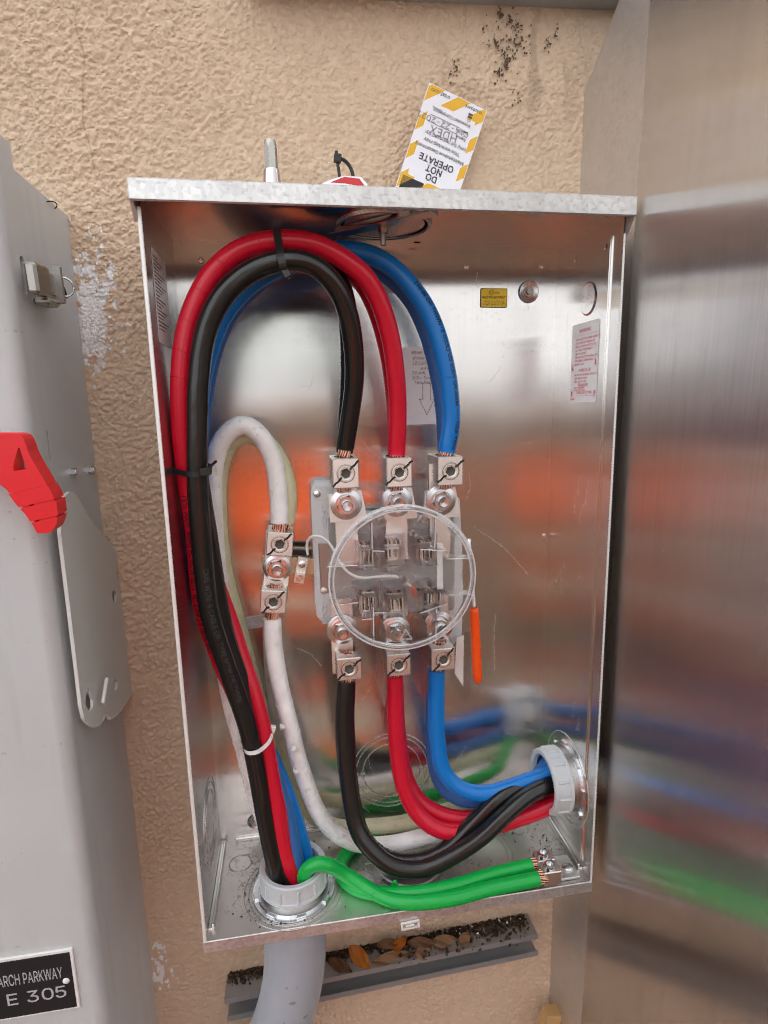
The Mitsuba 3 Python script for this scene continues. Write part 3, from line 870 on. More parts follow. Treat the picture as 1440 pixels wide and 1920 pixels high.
M = frame((W - 0.0005, -0.0832, 0.6511), (0, -1, 0), (0, 0, 1))
k = plaque(RP, 'handle_label', M, 0.0640, 0.0930, 'sticker_white', 0.003, 'white label printed in red with handle up and handle down warnings')
M3 = M.copy(); M3[:3, 3] += M[:3, 2] * 0.0003
L_ = [('WARNING', 0, 0.0355, 0.0042, 'c', False)]
for i, s in enumerate(('THIS SOCKET IS FOR METER WITH', 'THE OPERATION HANDLE UP', 'HANDLE IS IN BYPASS. DO NOT', 'USE THIS AS DISCONNECT', 'SWITCH. DEVICE', 'INCORRECT USE CAN CAUSE ARC', 'KEEP HANDLE DOWN UNLESS', 'METER IS OUT')):
    L_.append((s, -0.0225, 0.0268 - i * 0.0042, 0.0024, 'l', False))
L_ += [('HANDLE UP', 0.003, -0.0105, 0.0038, 'c', False)]
for i, s in enumerate(('BEFORE INSTALLING METER CHECK', 'THAT JAWS ARE FREE', 'AND CLEAN OF DIRT')):
    L_.append((s, -0.0225, -0.0150 - i * 0.0040, 0.0022, 'l', False))
L_ += [('WARNING', 0.0, -0.0265 - 0.0014, 0.0036, 'c', False)]
L2 = [('HANDLE DOWN', 0.003, -0.0368, 0.0036, 'c', False)]
for i, s in enumerate(('DO NOT OPEN HANDLE', 'WITH METER IN PLACE')):
    L2.append((s, -0.0225, -0.0306 - i * 0.0028 + 0.0006, 0.0018, 'l', False))
tri = lambda x, y, s: extrude(Polygon([(x - 0.0022, y), (x + 0.0022, y), (x, y + s * 0.0085)]), 0.0002)
put(RP + '__handle_label_print', cat(flat_text(L_ + L2, M3), *[at(q, M3) for q in (tri(0.0275, -0.004, 1), tri(-0.0275, -0.008, 1), tri(0.0275, -0.033, -1), tri(-0.0275, -0.033, -1), box((-0.03, 0.0323, 0), (0.031, 0.0327, 0.0002)), box((-0.031, -0.0392, 0), (0.031, -0.0388, 0.0002)), box((-0.030, -0.0435, 0), (-0.020, -0.0420, 0.0002)))]), 'red_ink')

M = frame((0.0005, -0.0953, 0.7165), (0, 1, 0), (0, -0.05, 1))
k = plaque(LP, 'catalog_label', M, 0.0640, 0.0900, 'sticker_silver', 0.003, 'dull silver label with small print high on the left side')
M3 = M.copy(); M3[:3, 3] += M[:3, 2] * 0.0003
put(LP + '__catalog_label_print', at(cat(*[box((-0.028, 0.037 - i * 0.0036, 0), (-0.028 + (0.018 + 0.036 * ((i * 37 % 10) / 10)), 0.0384 - i * 0.0036, 0.0002)) for i in range(20)]), M3), 'grey_ink')
M = frame((0.0601, -0.0009, 0.3249), (1, 0, 0.10), (-0.10, 0, 1))
M[:3, 2] = V(0, -1, 0)
k = plaque(BP, 'ground_label', M, 0.050, 0.0170, 'sticker_silver', 0.0006, 'small silver label with fine print left of the neutral block')
M3 = M.copy(); M3[:3, 3] += M[:3, 2] * 0.0003
put(BP + '__ground_label_print', flat_text([(s, 0.004, 0.0052 - i * 0.0029, 0.0017, 'c', False) for i, s in enumerate(('GROUNDING WIRE SHALL BE', 'SECURELY FASTENED TO', 'THE NEUTRAL TERMINAL, LUG', 'IN THE LINE COMPARTMENT', 'AND BREAKS IN'))], M3), 'grey_ink')
plaque(BP, 'rating_label', BACK(0.2432, 0.7488), 0.036, 0.011, 'sticker_silver', 0.0006)
# small clear clip hanging on the bottom lip
cx = V(*(0.24,-0.158,-0.0187))
put(FP + '__seal_clip', at(cat(extrude(sbox(-0.0115, -0.005, 0.0115, 0.005).difference(sbox(-0.009, -0.003, 0.009, 0.003)), 0.002), bevel_box((-0.006, -0.001, 0), (0.005, 0.001, 0.0025), 0.0005)), FRONT(cx, 0.06)), 'white_plastic')


def grit(r):
    a = r.uniform(0, 2 * math.pi)
    if r.random() < 0.45:
        q = 0.058 + r.normal(0, 0.004)
        return np.array([0.101 + q * math.cos(a), min(-0.004, max(-0.148, -0.0965 + q * math.sin(a))), 0.0006])
    if r.random() < 0.5:
        return np.array([r.uniform(0.40, 0.465), r.uniform(-0.10, -0.01), 0.0006])
    return np.array([r.uniform(0.01, 0.46), r.uniform(-0.15, -0.006), 0.0006])


put('box_floor_grit', clumps(190, grit, 0.0006, 33), 'dirt')
labels['box_floor_grit'] = {'kind': 'stuff', 'label': 'fine brown grit scattered on the floor of the enclosure around the conduit', 'category': 'grit'}

# ------------------------------------------------------------------ conduits
def bushing(t, M, seed):
    put(t + '__locknut', at(cat(ring(0.037, 0.0465, 0.0045, 48), *[bevel_box((0.0455, -0.006, 0.0004), (0.0508, 0.006, 0.0042), 0.0006).rotate((0, 0, 45 * i + 10)) for i in range(8)], ring(0.037, 0.052, 0.0014, 48)), M), 'zinc')
    put(t + '__dark_gap_ring', at(mv(ring(0.036, 0.0405, 0.008, 48), 0, 0, 0.004) if False else lathe([(0.036, 0.004), (0.0405, 0.004), (0.0405, 0.012), (0.036, 0.012)], 48), M), 'steel_dark', smooth=40)  # dark ring put in for the shaded gap under the bushing
    b = put(t + '__bushing', at(lathe([(0.0335, -0.02), (0.0335, 0.033), (0.0345, 0.0355), (0.0400, 0.0365), (0.0418, 0.0350), (0.0422, 0.0155), (0.0430, 0.0150), (0.0436, 0.0135), (0.0436, 0.0118), (0.043, 0.011), (0.036, 0.011)], 64), M), 'grey_plastic', smooth=35, label='grey plastic bushing with grip ribs')
    rib = m3.Manifold.batch_hull([m3.Manifold.sphere(0.0017, 12).translate((0.0424, 0, 0.0165)), m3.Manifold.sphere(0.0017, 12).translate((0.0420, 0, 0.0295))])
    for i in range(12):
        put(b + '__rib', at(rib.rotate((0, 0, 30 * i + seed)), M), 'grey_plastic', smooth=True)
    return b


CL = thing('conduit', 'grey plastic conduit rising through the floor of the enclosure with a ribbed bushing', 'conduit')
CLX, CLY = 0.1012, -0.0975
bushing(CL, frame((CLX, CLY, 0.0005), (1, 0, 0), (0, 1, 0)), 8)
pc = spline([(CLX, CLY, 0.02), (0.1000, CLY, -0.03), (0.0990, -0.0975, -0.075), (0.0955, -0.0945, -0.125), (0.0865, -0.0890, -0.175), (0.0735, -0.0800, -0.225), (0.055, -0.066, -0.28), (0.03, -0.048, -0.34), (0.0, -0.03, -0.40), (-0.035, -0.015, -0.47), (-0.06, -0.005, -0.56), (-0.065, -0.005, -0.9)], 0.01)
put(CL + '__elbow', tube(pc, 0.0400, 48, caps=False), 'pipe_grey', smooth=True)
put(CL + '__coupling', at(lathe([(0.0400, -0.052), (0.0428, -0.052), (0.0430, -0.050), (0.0430, -0.0042), (0.039, -0.0042)], 64), frame((CLX - 0.0008, CLY, 0), (1, 0, 0), (0, 1, 0))), 'pipe_grey', smooth=35)
put(CL + '__throat', at(lathe([(0.0334, 0.01), (0.0334, -0.12), (0.0, -0.12)], 40), frame((CLX, CLY, 0.0005), (1, 0, 0), (0, 1, 0))), 'dark_void')
CR = thing('conduit_fitting', 'pale grey ribbed conduit bushing through the right side of the enclosure', 'conduit fitting')
RY, RZ = -0.0855, 0.0990
bushing(CR, frame((W - 0.0005, RY, RZ), (0, -1, 0), (0, 0, 1)), 0)
put(CR + '__nipple', at(lathe([(0.0334, 0.03), (0.0334, -0.044), (0.038, -0.044), (0.038, -0.004)], 40), frame((W - 0.0005, RY, RZ), (0, -1, 0), (0, 0, 1))), 'steel_dark', smooth=35)
put(CR + '__throat', at(lathe([(0.0333, 0.005), (0.0333, -0.043), (0, -0.043)], 32), frame((W - 0.0005, RY, RZ), (0, -1, 0), (0, 0, 1))), 'dark_void')

# hairline scratches on the sheet metal
rs = np.random.default_rng(77)
sc = []
for i in range(46):
    if i < 30:
        a = V(rs.uniform(0.03, 0.46), -0.0003, rs.uniform(0.03, 0.77))
        d = rs.normal(0, 1, 2)
        b = a + V(d[0] * 0.02, 0, d[1] * 0.03) * (1.5 if i < 4 else 0.8)
        n_ = V(0, -1, 0)
    else:
        a = V(W - 0.0003, -rs.uniform(0.02, 0.13), rs.uniform(0.15, 0.75))
        d = rs.normal(0, 1, 2)
        b = a + V(0, d[0] * 0.006, d[1] * 0.02)
        n_ = V(-1, 0, 0)
    m_ = (a + b) / 2 + np.cross(b - a, n_) * rs.uniform(-0.15, 0.15)
    c = spline([a, m_, b], 0.004)
    c[:, 0], c[:, 1], c[:, 2] = np.clip(c[:, 0], 0.002, W - 0.0003), np.clip(c[:, 1], -D + 0.003, -0.0003), np.clip(c[:, 2], 0.004, H - 0.004)
    wv = unit(np.cross(b - a, n_)) * 0.00013
    q = np.vstack([c - wv, c + wv]) + n_ * (-0.0012 if i >= 30 else 0.0009)
    if i >= 30:
        q = q + n_ * 0.0017
    m = len(c)
    sc.append(tm(q, [[k, k + 1, m + k + 1] for k in range(m - 1)] + [[k, m + k + 1, m + k] for k in range(m - 1)]))
put(BP + '__scratches', cat(*sc[:30]), 'raw_edge', kind='stuff')
put(RP + '__scratches', cat(*sc[30:]), 'raw_edge', kind='stuff')

# ------------------------------------------------------------------ cables
RC = 0.01075


def strands(c0, d, L, r=0.0072, n=19, seed=0, taper=1.0, flat=1.0, fray=0.0):
    """a bundle of bare copper strands from c0 along d"""
    rr = np.random.default_rng(seed)
    d = unit(d)
    e1 = unit(np.cross(d, (0.0, 1.0, 0.05)))
    e2 = np.cross(d, e1)
    out = []
    for i in range(n):
        q = r * math.sqrt((i + 0.5) / n)
        a = i * 2.39996
        t = np.linspace(0, 1, 5)
        aa = a + t * 0.5
        sc = q * (1 + (taper - 1) * t)
        l = L * (1 - fray * rr.random())
        p = np.asarray(c0)[None] + (t * l)[:, None] * d + (sc * np.cos(aa))[:, None] * e1 + (sc * np.sin(aa) * flat)[:, None] * e2
        out.append(tube(p, 0.00145, 7))
    return cat(*out)


def cable(kind, label, group, pts, mat, seed, ends=(0, 1), bare=(0.014, 0.014), step=0.005, r=RC, rough=0.02, prints=()):
    black = mat == 'black_jacket'
    k = thing(kind, label, 'cable', group)
    c = spline(pts, step)
    n = len(c)
    rad = np.full(n, r)
    if ends[1]:
        rad[-1] *= 0.97
    put(k + '__jacket', tube(c, rad, 36 if black else 22, seed, rough, lay=0.9 if black else 0.25), mat, smooth=50)
    if ends[1] and bare[1]:
        put(k + '__copper_strands', strands(c[-1] - unit(c[-1] - c[-3]) * 0.002, c[-1] - c[-3], bare[1], seed=seed, fray=0.0), 'copper', smooth=True)
    for s, h, s0, view, bk, ink in prints:
        put(k + '__printing', wrap_text(s, h, c, r, s0, view, bk), ink)
    CABLES[k] = c
    return k, c


CABLES = {}
UP, LO, GR = 'upper pair of each phase', 'lower cables into the right conduit', 'green ground cables'
redA = [(0.068,-0.08,0.1553),(0.0615,-0.076,0.183),(0.0532,-0.072,0.2216),(0.0416,-0.07,0.2632),(0.0309,-0.07,0.2938),(0.0238,-0.072,0.3229),(0.0181,-0.076,0.3487),(0.0142,-0.081,0.376),(0.0132,-0.087,0.4071),(0.0151,-0.098,0.472),(0.0135,-0.106,0.528),(0.0127,-0.112,0.5807),(0.0171,-0.115,0.6422),(0.0257,-0.115,0.6843),(0.0403,-0.115,0.7179),(0.0599,-0.115,0.7446),(0.083,-0.115,0.7617),(0.1077,-0.116,0.7695),(0.1345,-0.115,0.7719),(0.1604,-0.112,0.7696),(0.1891,-0.107,0.7568),(0.2131,-0.101,0.7398),(0.2287,-0.094,0.7154),(0.2413,-0.086,0.6779),(0.2481,-0.078,0.6337),(0.2505,-0.072,0.5979),(0.2493,-0.068,0.5583),(0.2487,-0.067,0.5475)]
blkA = [(0.0726,-0.108,0.1013),(0.0679,-0.108,0.153),(0.0623,-0.108,0.2068),(0.057,-0.108,0.242),(0.0446,-0.108,0.2939),(0.0329,-0.11,0.3449),(0.0267,-0.114,0.3818),(0.025,-0.118,0.4141),(0.025,-0.124,0.4771),(0.0265,-0.127,0.5346),(0.0308,-0.128,0.588),(0.0355,-0.129,0.6344),(0.0478,-0.13,0.686),(0.0692,-0.13,0.7205),(0.0989,-0.129,0.7421),(0.1308,-0.127,0.7511),(0.1564,-0.122,0.7476),(0.178,-0.115,0.7307),(0.1909,-0.106,0.7056),(0.1973,-0.096,0.6742),(0.1991,-0.087,0.641),(0.1973,-0.081,0.6183),(0.1921,-0.073,0.5845),(0.1881,-0.068,0.5621),(0.1874,-0.067,0.5564)]
blkB = [(0.0797,-0.1,0.0712),(0.0745,-0.099,0.131),(0.0693,-0.096,0.1877),(0.0635,-0.092,0.232),(0.052,-0.088,0.2832),(0.0398,-0.087,0.3346),(0.0341,-0.089,0.3721),(0.0313,-0.092,0.4118),(0.0275,-0.098,0.4695),(0.0241,-0.102,0.5299),(0.0233,-0.104,0.5874),(0.0266,-0.105,0.6426),(0.0368,-0.105,0.6908),(0.054,-0.105,0.7224),(0.0796,-0.105,0.7461),(0.1093,-0.104,0.7587),(0.1368,-0.102,0.7639),(0.1645,-0.098,0.7579),(0.1825,-0.092,0.7423),(0.1919,-0.082,0.7194),(0.1955,-0.072,0.6895),(0.1965,-0.062,0.649),(0.1949,-0.056,0.6188),(0.1919,-0.049,0.5838),(0.1895,-0.046,0.5588),(0.1886,-0.045,0.5503)]
redB = [(0.0923,-0.106,0.0592),(0.0859,-0.103,0.125),(0.0815,-0.1,0.1527),(0.0778,-0.097,0.1908),(0.0734,-0.093,0.2279),(0.0647,-0.086,0.2691),(0.0544,-0.078,0.3042),(0.0411,-0.068,0.3537),(0.0294,-0.062,0.3928),(0.0206,-0.064,0.4367),(0.0169,-0.07,0.4892),(0.0144,-0.078,0.5394),(0.0134,-0.084,0.587),(0.017,-0.089,0.6436),(0.0257,-0.091,0.6873),(0.0404,-0.092,0.722),(0.0602,-0.092,0.7486),(0.083,-0.092,0.7663),(0.1098,-0.091,0.776),(0.1376,-0.089,0.7782),(0.1646,-0.086,0.7742),(0.1887,-0.08,0.7603),(0.2125,-0.074,0.7408),(0.2278,-0.068,0.7145),(0.2407,-0.06,0.676),(0.2488,-0.053,0.6336),(0.2521,-0.049,0.5977),(0.2529,-0.045,0.5567),(0.2527,-0.045,0.5456)]
bluA = [(0.121,-0.088,0.0075),(0.1145,-0.084,0.0446),(0.1061,-0.078,0.0801),(0.0969,-0.072,0.1155),(0.0843,-0.062,0.1485),(0.0708,-0.048,0.183),(0.0549,-0.034,0.2259),(0.0387,-0.024,0.2824),(0.0237,-0.022,0.3413),(0.0143,-0.028,0.4004),(0.0147,-0.045,0.4587),(0.0181,-0.064,0.5006),(0.0184,-0.08,0.5496),(0.0264,-0.085,0.608),(0.0375,-0.087,0.6546),(0.0575,-0.088,0.7007),(0.082,-0.087,0.7297),(0.1108,-0.083,0.7497),(0.1428,-0.076,0.7643),(0.1724,-0.07,0.7729),(0.1994,-0.066,0.7755),(0.2267,-0.064,0.7714),(0.2496,-0.064,0.7587),(0.2719,-0.066,0.7355),(0.2901,-0.068,0.7077),(0.3047,-0.07,0.6669),(0.3131,-0.07,0.6258),(0.316,-0.069,0.5813),(0.3117,-0.068,0.5558),(0.3106,-0.067,0.5493)]
bluB = [(0.1085,-0.103,0.0231),(0.1022,-0.1,0.0601),(0.0957,-0.094,0.1018),(0.0881,-0.087,0.1352),(0.0804,-0.078,0.1672),(0.0687,-0.064,0.2041),(0.0499,-0.05,0.2571),(0.0366,-0.042,0.3052),(0.0251,-0.04,0.3688),(0.0197,-0.042,0.4312),(0.0183,-0.048,0.4851),(0.0172,-0.054,0.5243),(0.019,-0.058,0.5556),(0.0276,-0.062,0.608),(0.0404,-0.064,0.6592),(0.0622,-0.066,0.7061),(0.0905,-0.066,0.7359),(0.1216,-0.062,0.7572),(0.1565,-0.054,0.7703),(0.1922,-0.046,0.7751),(0.2235,-0.042,0.7707),(0.2517,-0.041,0.7525),(0.275,-0.042,0.7285),(0.2925,-0.044,0.6929),(0.305,-0.046,0.6489),(0.313,-0.046,0.6009),(0.3159,-0.045,0.5581),(0.3159,-0.045,0.5475)]
whtA = [(0.0596,-0.07,0.1115),(0.0455,-0.056,0.1797),(0.0341,-0.044,0.2262),(0.0278,-0.034,0.266),(0.0262,-0.026,0.3137),(0.0274,-0.026,0.3779),(0.0276,-0.038,0.4431),(0.0298,-0.048,0.491),(0.0335,-0.054,0.533),(0.0422,-0.059,0.5623),(0.0556,-0.061,0.5803),(0.0722,-0.061,0.5878),(0.0894,-0.059,0.575),(0.1025,-0.055,0.5488),(0.1066,-0.051,0.5106),(0.1065,-0.05,0.4733),(0.1062,-0.05,0.468)]
whtB = [(0.097,-0.062,0.0768),(0.0816,-0.04,0.134),(0.0678,-0.02,0.2015),(0.0539,-0.014,0.2764),(0.0418,-0.0135,0.3439),(0.0324,-0.0145,0.4023),(0.0312,-0.022,0.4663),(0.0353,-0.032,0.5176),(0.0444,-0.037,0.5512),(0.0597,-0.04,0.5718),(0.081,-0.041,0.5738),(0.1031,-0.04,0.5559),(0.1154,-0.038,0.5249),(0.1182,-0.036,0.4914),(0.1145,-0.034,0.4698),(0.1136,-0.034,0.4644)]
whtC = [(0.0913,-0.05,0.3463),(0.091,-0.052,0.3153),(0.0942,-0.055,0.2755),(0.1002,-0.058,0.2363),(0.1061,-0.06,0.2049),(0.1129,-0.06,0.1626),(0.1221,-0.058,0.1215),(0.1324,-0.058,0.0845),(0.1481,-0.06,0.0533),(0.1715,-0.062,0.0303),(0.2015,-0.064,0.0183),(0.2305,-0.066,0.0171),(0.26,-0.067,0.02),(0.2912,-0.068,0.0252),(0.3568,-0.072,0.0361),(0.4168,-0.076,0.0496)]
whtD = [(0.0885,-0.034,0.3405),(0.0868,-0.031,0.2736),(0.088,-0.029,0.2197),(0.0933,-0.027,0.1753),(0.0997,-0.025,0.1336),(0.1098,-0.024,0.0869),(0.1236,-0.024,0.0518),(0.1492,-0.027,0.0286),(0.1758,-0.029,0.0203),(0.2059,-0.031,0.0199),(0.2338,-0.033,0.0191),(0.2719,-0.036,0.0235),(0.3029,-0.04,0.0333),(0.3437,-0.045,0.0423),(0.3849,-0.051,0.0521),(0.439,-0.06,0.0622)]
blkC = [(0.1798,-0.068,0.2632),(0.1747,-0.072,0.2226),(0.1735,-0.078,0.1809),(0.1755,-0.086,0.1393),(0.1789,-0.095,0.102),(0.1859,-0.104,0.0713),(0.2027,-0.112,0.0492),(0.2259,-0.119,0.0306),(0.2623,-0.123,0.0243),(0.3011,-0.122,0.0344),(0.3428,-0.118,0.0535),(0.3757,-0.112,0.0752),(0.4116,-0.104,0.094),(0.4483,-0.097,0.1014)]
blkD = [(0.183,-0.046,0.252),(0.1792,-0.05,0.2098),(0.1786,-0.056,0.1666),(0.1798,-0.064,0.118),(0.1841,-0.073,0.0806),(0.1901,-0.082,0.0551),(0.2035,-0.089,0.0342),(0.2284,-0.095,0.0178),(0.2657,-0.098,0.0136),(0.3012,-0.098,0.0249),(0.3401,-0.095,0.0567),(0.3786,-0.09,0.0859),(0.4162,-0.084,0.0949),(0.4563,-0.08,0.0989)]
redC = [(0.2421,-0.066,0.2634),(0.2419,-0.066,0.2134),(0.2441,-0.068,0.1499),(0.2509,-0.074,0.1037),(0.2673,-0.08,0.0685),(0.2891,-0.086,0.0499),(0.3137,-0.09,0.0422),(0.3568,-0.094,0.0454),(0.3934,-0.096,0.0537),(0.4305,-0.097,0.0637),(0.4565,-0.098,0.0721)]
redD = [(0.2464,-0.045,0.2528),(0.2476,-0.045,0.1956),(0.252,-0.048,0.1336),(0.2621,-0.054,0.0919),(0.2807,-0.06,0.0651),(0.3054,-0.066,0.0513),(0.3339,-0.072,0.0452),(0.3859,-0.076,0.0482),(0.4303,-0.08,0.0631),(0.4631,-0.084,0.0755)]
bluC = [(0.2979,-0.066,0.2654),(0.297,-0.066,0.2073),(0.298,-0.067,0.1637),(0.303,-0.07,0.1281),(0.3152,-0.074,0.1054),(0.3356,-0.078,0.0919),(0.3608,-0.081,0.0874),(0.3886,-0.083,0.0923),(0.4279,-0.083,0.1015),(0.452,-0.082,0.1073)]
bluD = [(0.301,-0.045,0.2551),(0.2987,-0.044,0.1949),(0.2985,-0.044,0.1414),(0.3031,-0.046,0.1013),(0.3158,-0.05,0.0751),(0.3371,-0.056,0.0641),(0.3644,-0.06,0.0633),(0.3982,-0.063,0.07),(0.4366,-0.064,0.0829)]
grnA = [(0.1138,-0.116,0.0294),(0.1176,-0.12,0.0438),(0.1284,-0.122,0.0537),(0.1439,-0.123,0.0498),(0.163,-0.1158,0.028),(0.1846,-0.1244,0.016),(0.2095,-0.1415,0.0094),(0.2327,-0.1533,0.0092),(0.2563,-0.1576,0.0092),(0.2956,-0.1585,0.0092),(0.3398,-0.1531,0.0094),(0.4075,-0.1526,0.013)]
grnB = [(0.4195,-0.03,0.0448),(0.3719,-0.022,0.0315),(0.3088,-0.0165,0.0205),(0.262,-0.019,0.0125),(0.2131,-0.0318,0.0092),(0.1806,-0.0523,0.0092),(0.1664,-0.071,0.0092),(0.161,-0.0928,0.0092),(0.1664,-0.1095,0.0092),(0.1798,-0.1237,0.0092),(0.1987,-0.1331,0.0094),(0.2239,-0.1393,0.0094),(0.2596,-0.1431,0.0092),(0.3007,-0.1408,0.0092),(0.3467,-0.1332,0.0094),(0.4076,-0.1307,0.013)]


def down(x, y):
    return [(x, y, -0.07), (x, y, -0.005)]


def out_r(y, z):
    return [(W - 0.006, y, z), (W + 0.034, y, z)]


def crease(k, c, r, mat, fracs):
    t, nn, b = frames(c)
    for q in fracs:
        i = int(q * (len(c) - 1))
        a = np.linspace(0, 2 * math.pi, 25)
        w = 0.0012 * np.sin(a * 2 + q * 40)
        ring_ = c[i] + r * 1.004 * (np.cos(a)[:, None] * nn[i] + np.sin(a)[:, None] * b[i]) + w[:, None] * t[i]
        put(k + '__crease', tube(ring_, 0.0006, 6, caps=False), mat, smooth=True)


FV = (0.0, -1.0, 0.0)
TXT = 'CME WIRE & CABLE OR  TYPE MTW OR THHN  600V  (UL)'
cable('red_cable', 'front red cable of the big loop, outermost of the left bundle', UP, down(0.079, -0.090) + redA, 'red_jacket', 1,
      prints=((TXT, 0.0052, 0.40, (-0.5, -1, 0), False, 'ink'), ('CME WIRE & CABLE OR  CME WIRE & CABLE OR', 0.0048, 0.36, (0.45, -1, 0.1), False, 'ink')))
cable('red_cable', 'red cable right of the black pair low in the left bundle', UP, down(0.1085, -0.108) + redB, 'red_jacket', 2)
cable('black_cable', 'front black cable of the left bundle, forming the inner loop', UP, down(0.0855, -0.112) + blkA, 'black_jacket', 3, rough=0.036,
      prints=(('CME WIRE & CABLE OR  TYPE MTW OR THHN', 0.0056, 0.60, (0.35, -1, 0), True, 'faint_ink'),))
cable('black_cable', 'black cable tucked between the red loop and the front black loop', UP, down(0.097, -0.113) + blkB, 'black_jacket', 4, rough=0.036)
cable('blue_cable', 'bright blue cable arching to the right upper lug, the front one of the upper pair', UP, down(0.1235, -0.090) + bluA, 'blue_jacket', 5,
      prints=(('THHN OR THWN-2 C(UL) US 600V OR AWM --- CSA TYPE T90 NYLON OR TWN75 FT1', 0.0050, 1.06, (0.55, -1, 0), False, 'ink'),))
cable('blue_cable', 'duller blue cable behind the bright one at the right upper lug', UP, down(0.1175, -0.104) + bluB, 'pale_blue_jacket', 6,
      prints=(('CME WIRE & CABLE  2 1 0 F', 0.0070, 1.10, (0.1, -1, 0), False, 'ink'),))
cable('white_cable', 'white cable with a small arch into the top of the neutral block', 'white neutral cables', down(0.092, -0.083) + whtA, 'white_jacket', 7, rough=0.03)
cable('white_cable', 'yellowed cream cable arching behind the white one above the neutral block', 'white neutral cables', down(0.108, -0.084) + whtB, 'cream_jacket', 8, rough=0.03)
cable('white_cable', 'scuffed white cable running from under the neutral block along the floor to the right', 'white neutral cables', (whtC + out_r(-0.078, 0.079))[::-1], 'white_jacket', 9, rough=0.035)
cable('white_cable', 'dirty cream cable behind the white one below the neutral block', 'white neutral cables', (whtD + out_r(-0.066, 0.086))[::-1], 'cream_jacket', 10, rough=0.035)
LK = (0.1, -1.0, 0.35)
cable('black_cable', 'black cable hanging lowest in front below the left lower lug', LO, (blkC + out_r(-0.092, 0.100))[::-1], 'black_jacket', 11, rough=0.03)
cable('black_cable', 'printed black cable inside the low black loop, just above the other', LO, (blkD + out_r(-0.078, 0.110))[::-1], 'black_jacket', 12, rough=0.03,
      prints=(('CME WIRE & CABLE OR  TYPE MTW', 0.0062, 0.10, (0.1, -1, 0.4), True, 'faint_ink'),))
cable('red_cable', 'bright red cable from the middle lower lug, the front one of the lower pair', LO, (redC + out_r(-0.102, 0.077))[::-1], 'red_jacket', 13)
cable('red_cable', 'darker red cable lying behind the lower front red one, with print near the right conduit', LO, (redD + out_r(-0.096, 0.094))[::-1], 'red_jacket', 14,
      prints=(('CME WIRE & CABLE OR', 0.0050, 0.05, (0.1, -1, 0.5), True, 'ink'),))
cable('blue_cable', 'bright blue cable from the right lower lug bending into the right conduit', LO, (bluC + out_r(-0.080, 0.124))[::-1], 'blue_jacket', 15)
cable('blue_cable', 'blue cable half hidden behind the lower bright blue one', LO, (bluD + out_r(-0.062, 0.118))[::-1], 'pale_blue_jacket', 16)
cable('green_cable', 'front green cable curling out of the floor conduit and along the front lip', GR, [(0.124, -0.112, -0.05), (0.1235, -0.113, 0.0)] + grnA, 'green_jacket', 17, bare=(0, 0.012), r=0.0086)
cable('green_cable', 'rear green cable doubling back behind the floor conduit towards the right conduit', GR, [(W + 0.03, -0.058, 0.088), (W - 0.02, -0.056, 0.082)] + grnB, 'green_jacket', 18, bare=(0, 0.012), r=0.0086)
for k, mat, q in (('red_cable', 'red_jacket', (0.60, 0.625, 0.65, 0.675, 0.70, 0.735)), ('blue_cable_001', 'pale_blue_jacket', (0.90, 0.93, 0.955, 0.02, 0.03, 0.04)), ('blue_cable', 'blue_jacket', (0.93, 0.80)),
                  ('white_cable_002', 'white_jacket', (0.55, 0.58, 0.64, 0.70, 0.78, 0.84)), ('white_cable_003', 'cream_jacket', (0.48, 0.51, 0.54, 0.57, 0.6, 0.63, 0.66)), ('red_cable_003', 'red_jacket', (0.40, 0.42, 0.44, 0.46, 0.48)),
                  ('black_cable_003', 'black_jacket', (0.50, 0.515, 0.53, 0.545, 0.56, 0.575, 0.59, 0.605, 0.62, 0.635, 0.65)), ('red_cable_002', 'red_jacket', (0.45, 0.52)), ('green_cable', 'green_jacket', (0.32, 0.5))):
    crease(k, CABLES[k], RC if 'green' not in k else 0.0086, mat, q)
# a lifted flap of green jacket
for px, mat in (((0.2231,-0.128,0.0027), 'green_jacket'),):
    put('green_cable_001__torn_flap', at(leaf_mesh(0.014, 0.006, 0.9, 3), frame(V(*px), (0.4, -0.2, 0.9), (1, 0, -0.4))), mat, smooth=True)
# peeled bits of white jacket
for px, d in (((0.1078,-0.072,0.1859), (0.3, -0.5, -0.8)), ((0.0989,-0.07,0.2072), (-0.4, -0.6, 0.5)), ((0.1152,-0.068,0.1424), (-0.6, -0.5, 0.3))):
    put('white_cable_002__peeled_flap', at(leaf_mesh(0.010, 0.0035, 1.2, 5), frame(V(*px), d, (1, 0, 0.2))), 'white_plastic', smooth=True)


# ------------------------------------------------------------------ cable ties
def tie(key, label, loop, mat, head, tail, w=0.0042, th=0.0012, view=None):
    """loop: closed list of points the strap runs through"""
    t = thing(key, label, 'cable tie')
    c = spline(list(loop) + [loop[0]], 0.003)
    tt, _, _ = frames(c)
    ctr = c.mean(0)
    ax_ = unit(np.cross(c[len(c) // 3] - c[0], c[2 * len(c) // 3] - c[0]))
    o = c - ctr
    o = o - (o.dot(ax_))[:, None] * ax_
    o /= np.linalg.norm(o, axis=1, keepdims=True)
    quad = [c + ax_ * w / 2 + o * th, c - ax_ * w / 2 + o * th, c - ax_ * w / 2, c + ax_ * w / 2]
    v = np.stack(quad, 1).reshape(-1, 3)
    n, f = len(c), []
    for i in range(n - 1):
        for k in range(4):
            a, b = i * 4 + k, i * 4 + (k + 1) % 4
            f += [[a, b, b + 4], [a, b + 4, a + 4]]
    put(t + '__strap', tm(v, f), mat)
    hp, hd = V(*head[0]), head[1]
    put(t + '__head', at(bevel_box((-0.0045, -0.0040, -0.0030), (0.0045, 0.0040, 0.0030), 0.0008), frame(hp, hd, np.cross(hd, FV))), mat)
    if tail is not None:
        put(t + '__tail', tube(np.array(tail, float), 0.0015, 8), mat)
    return t


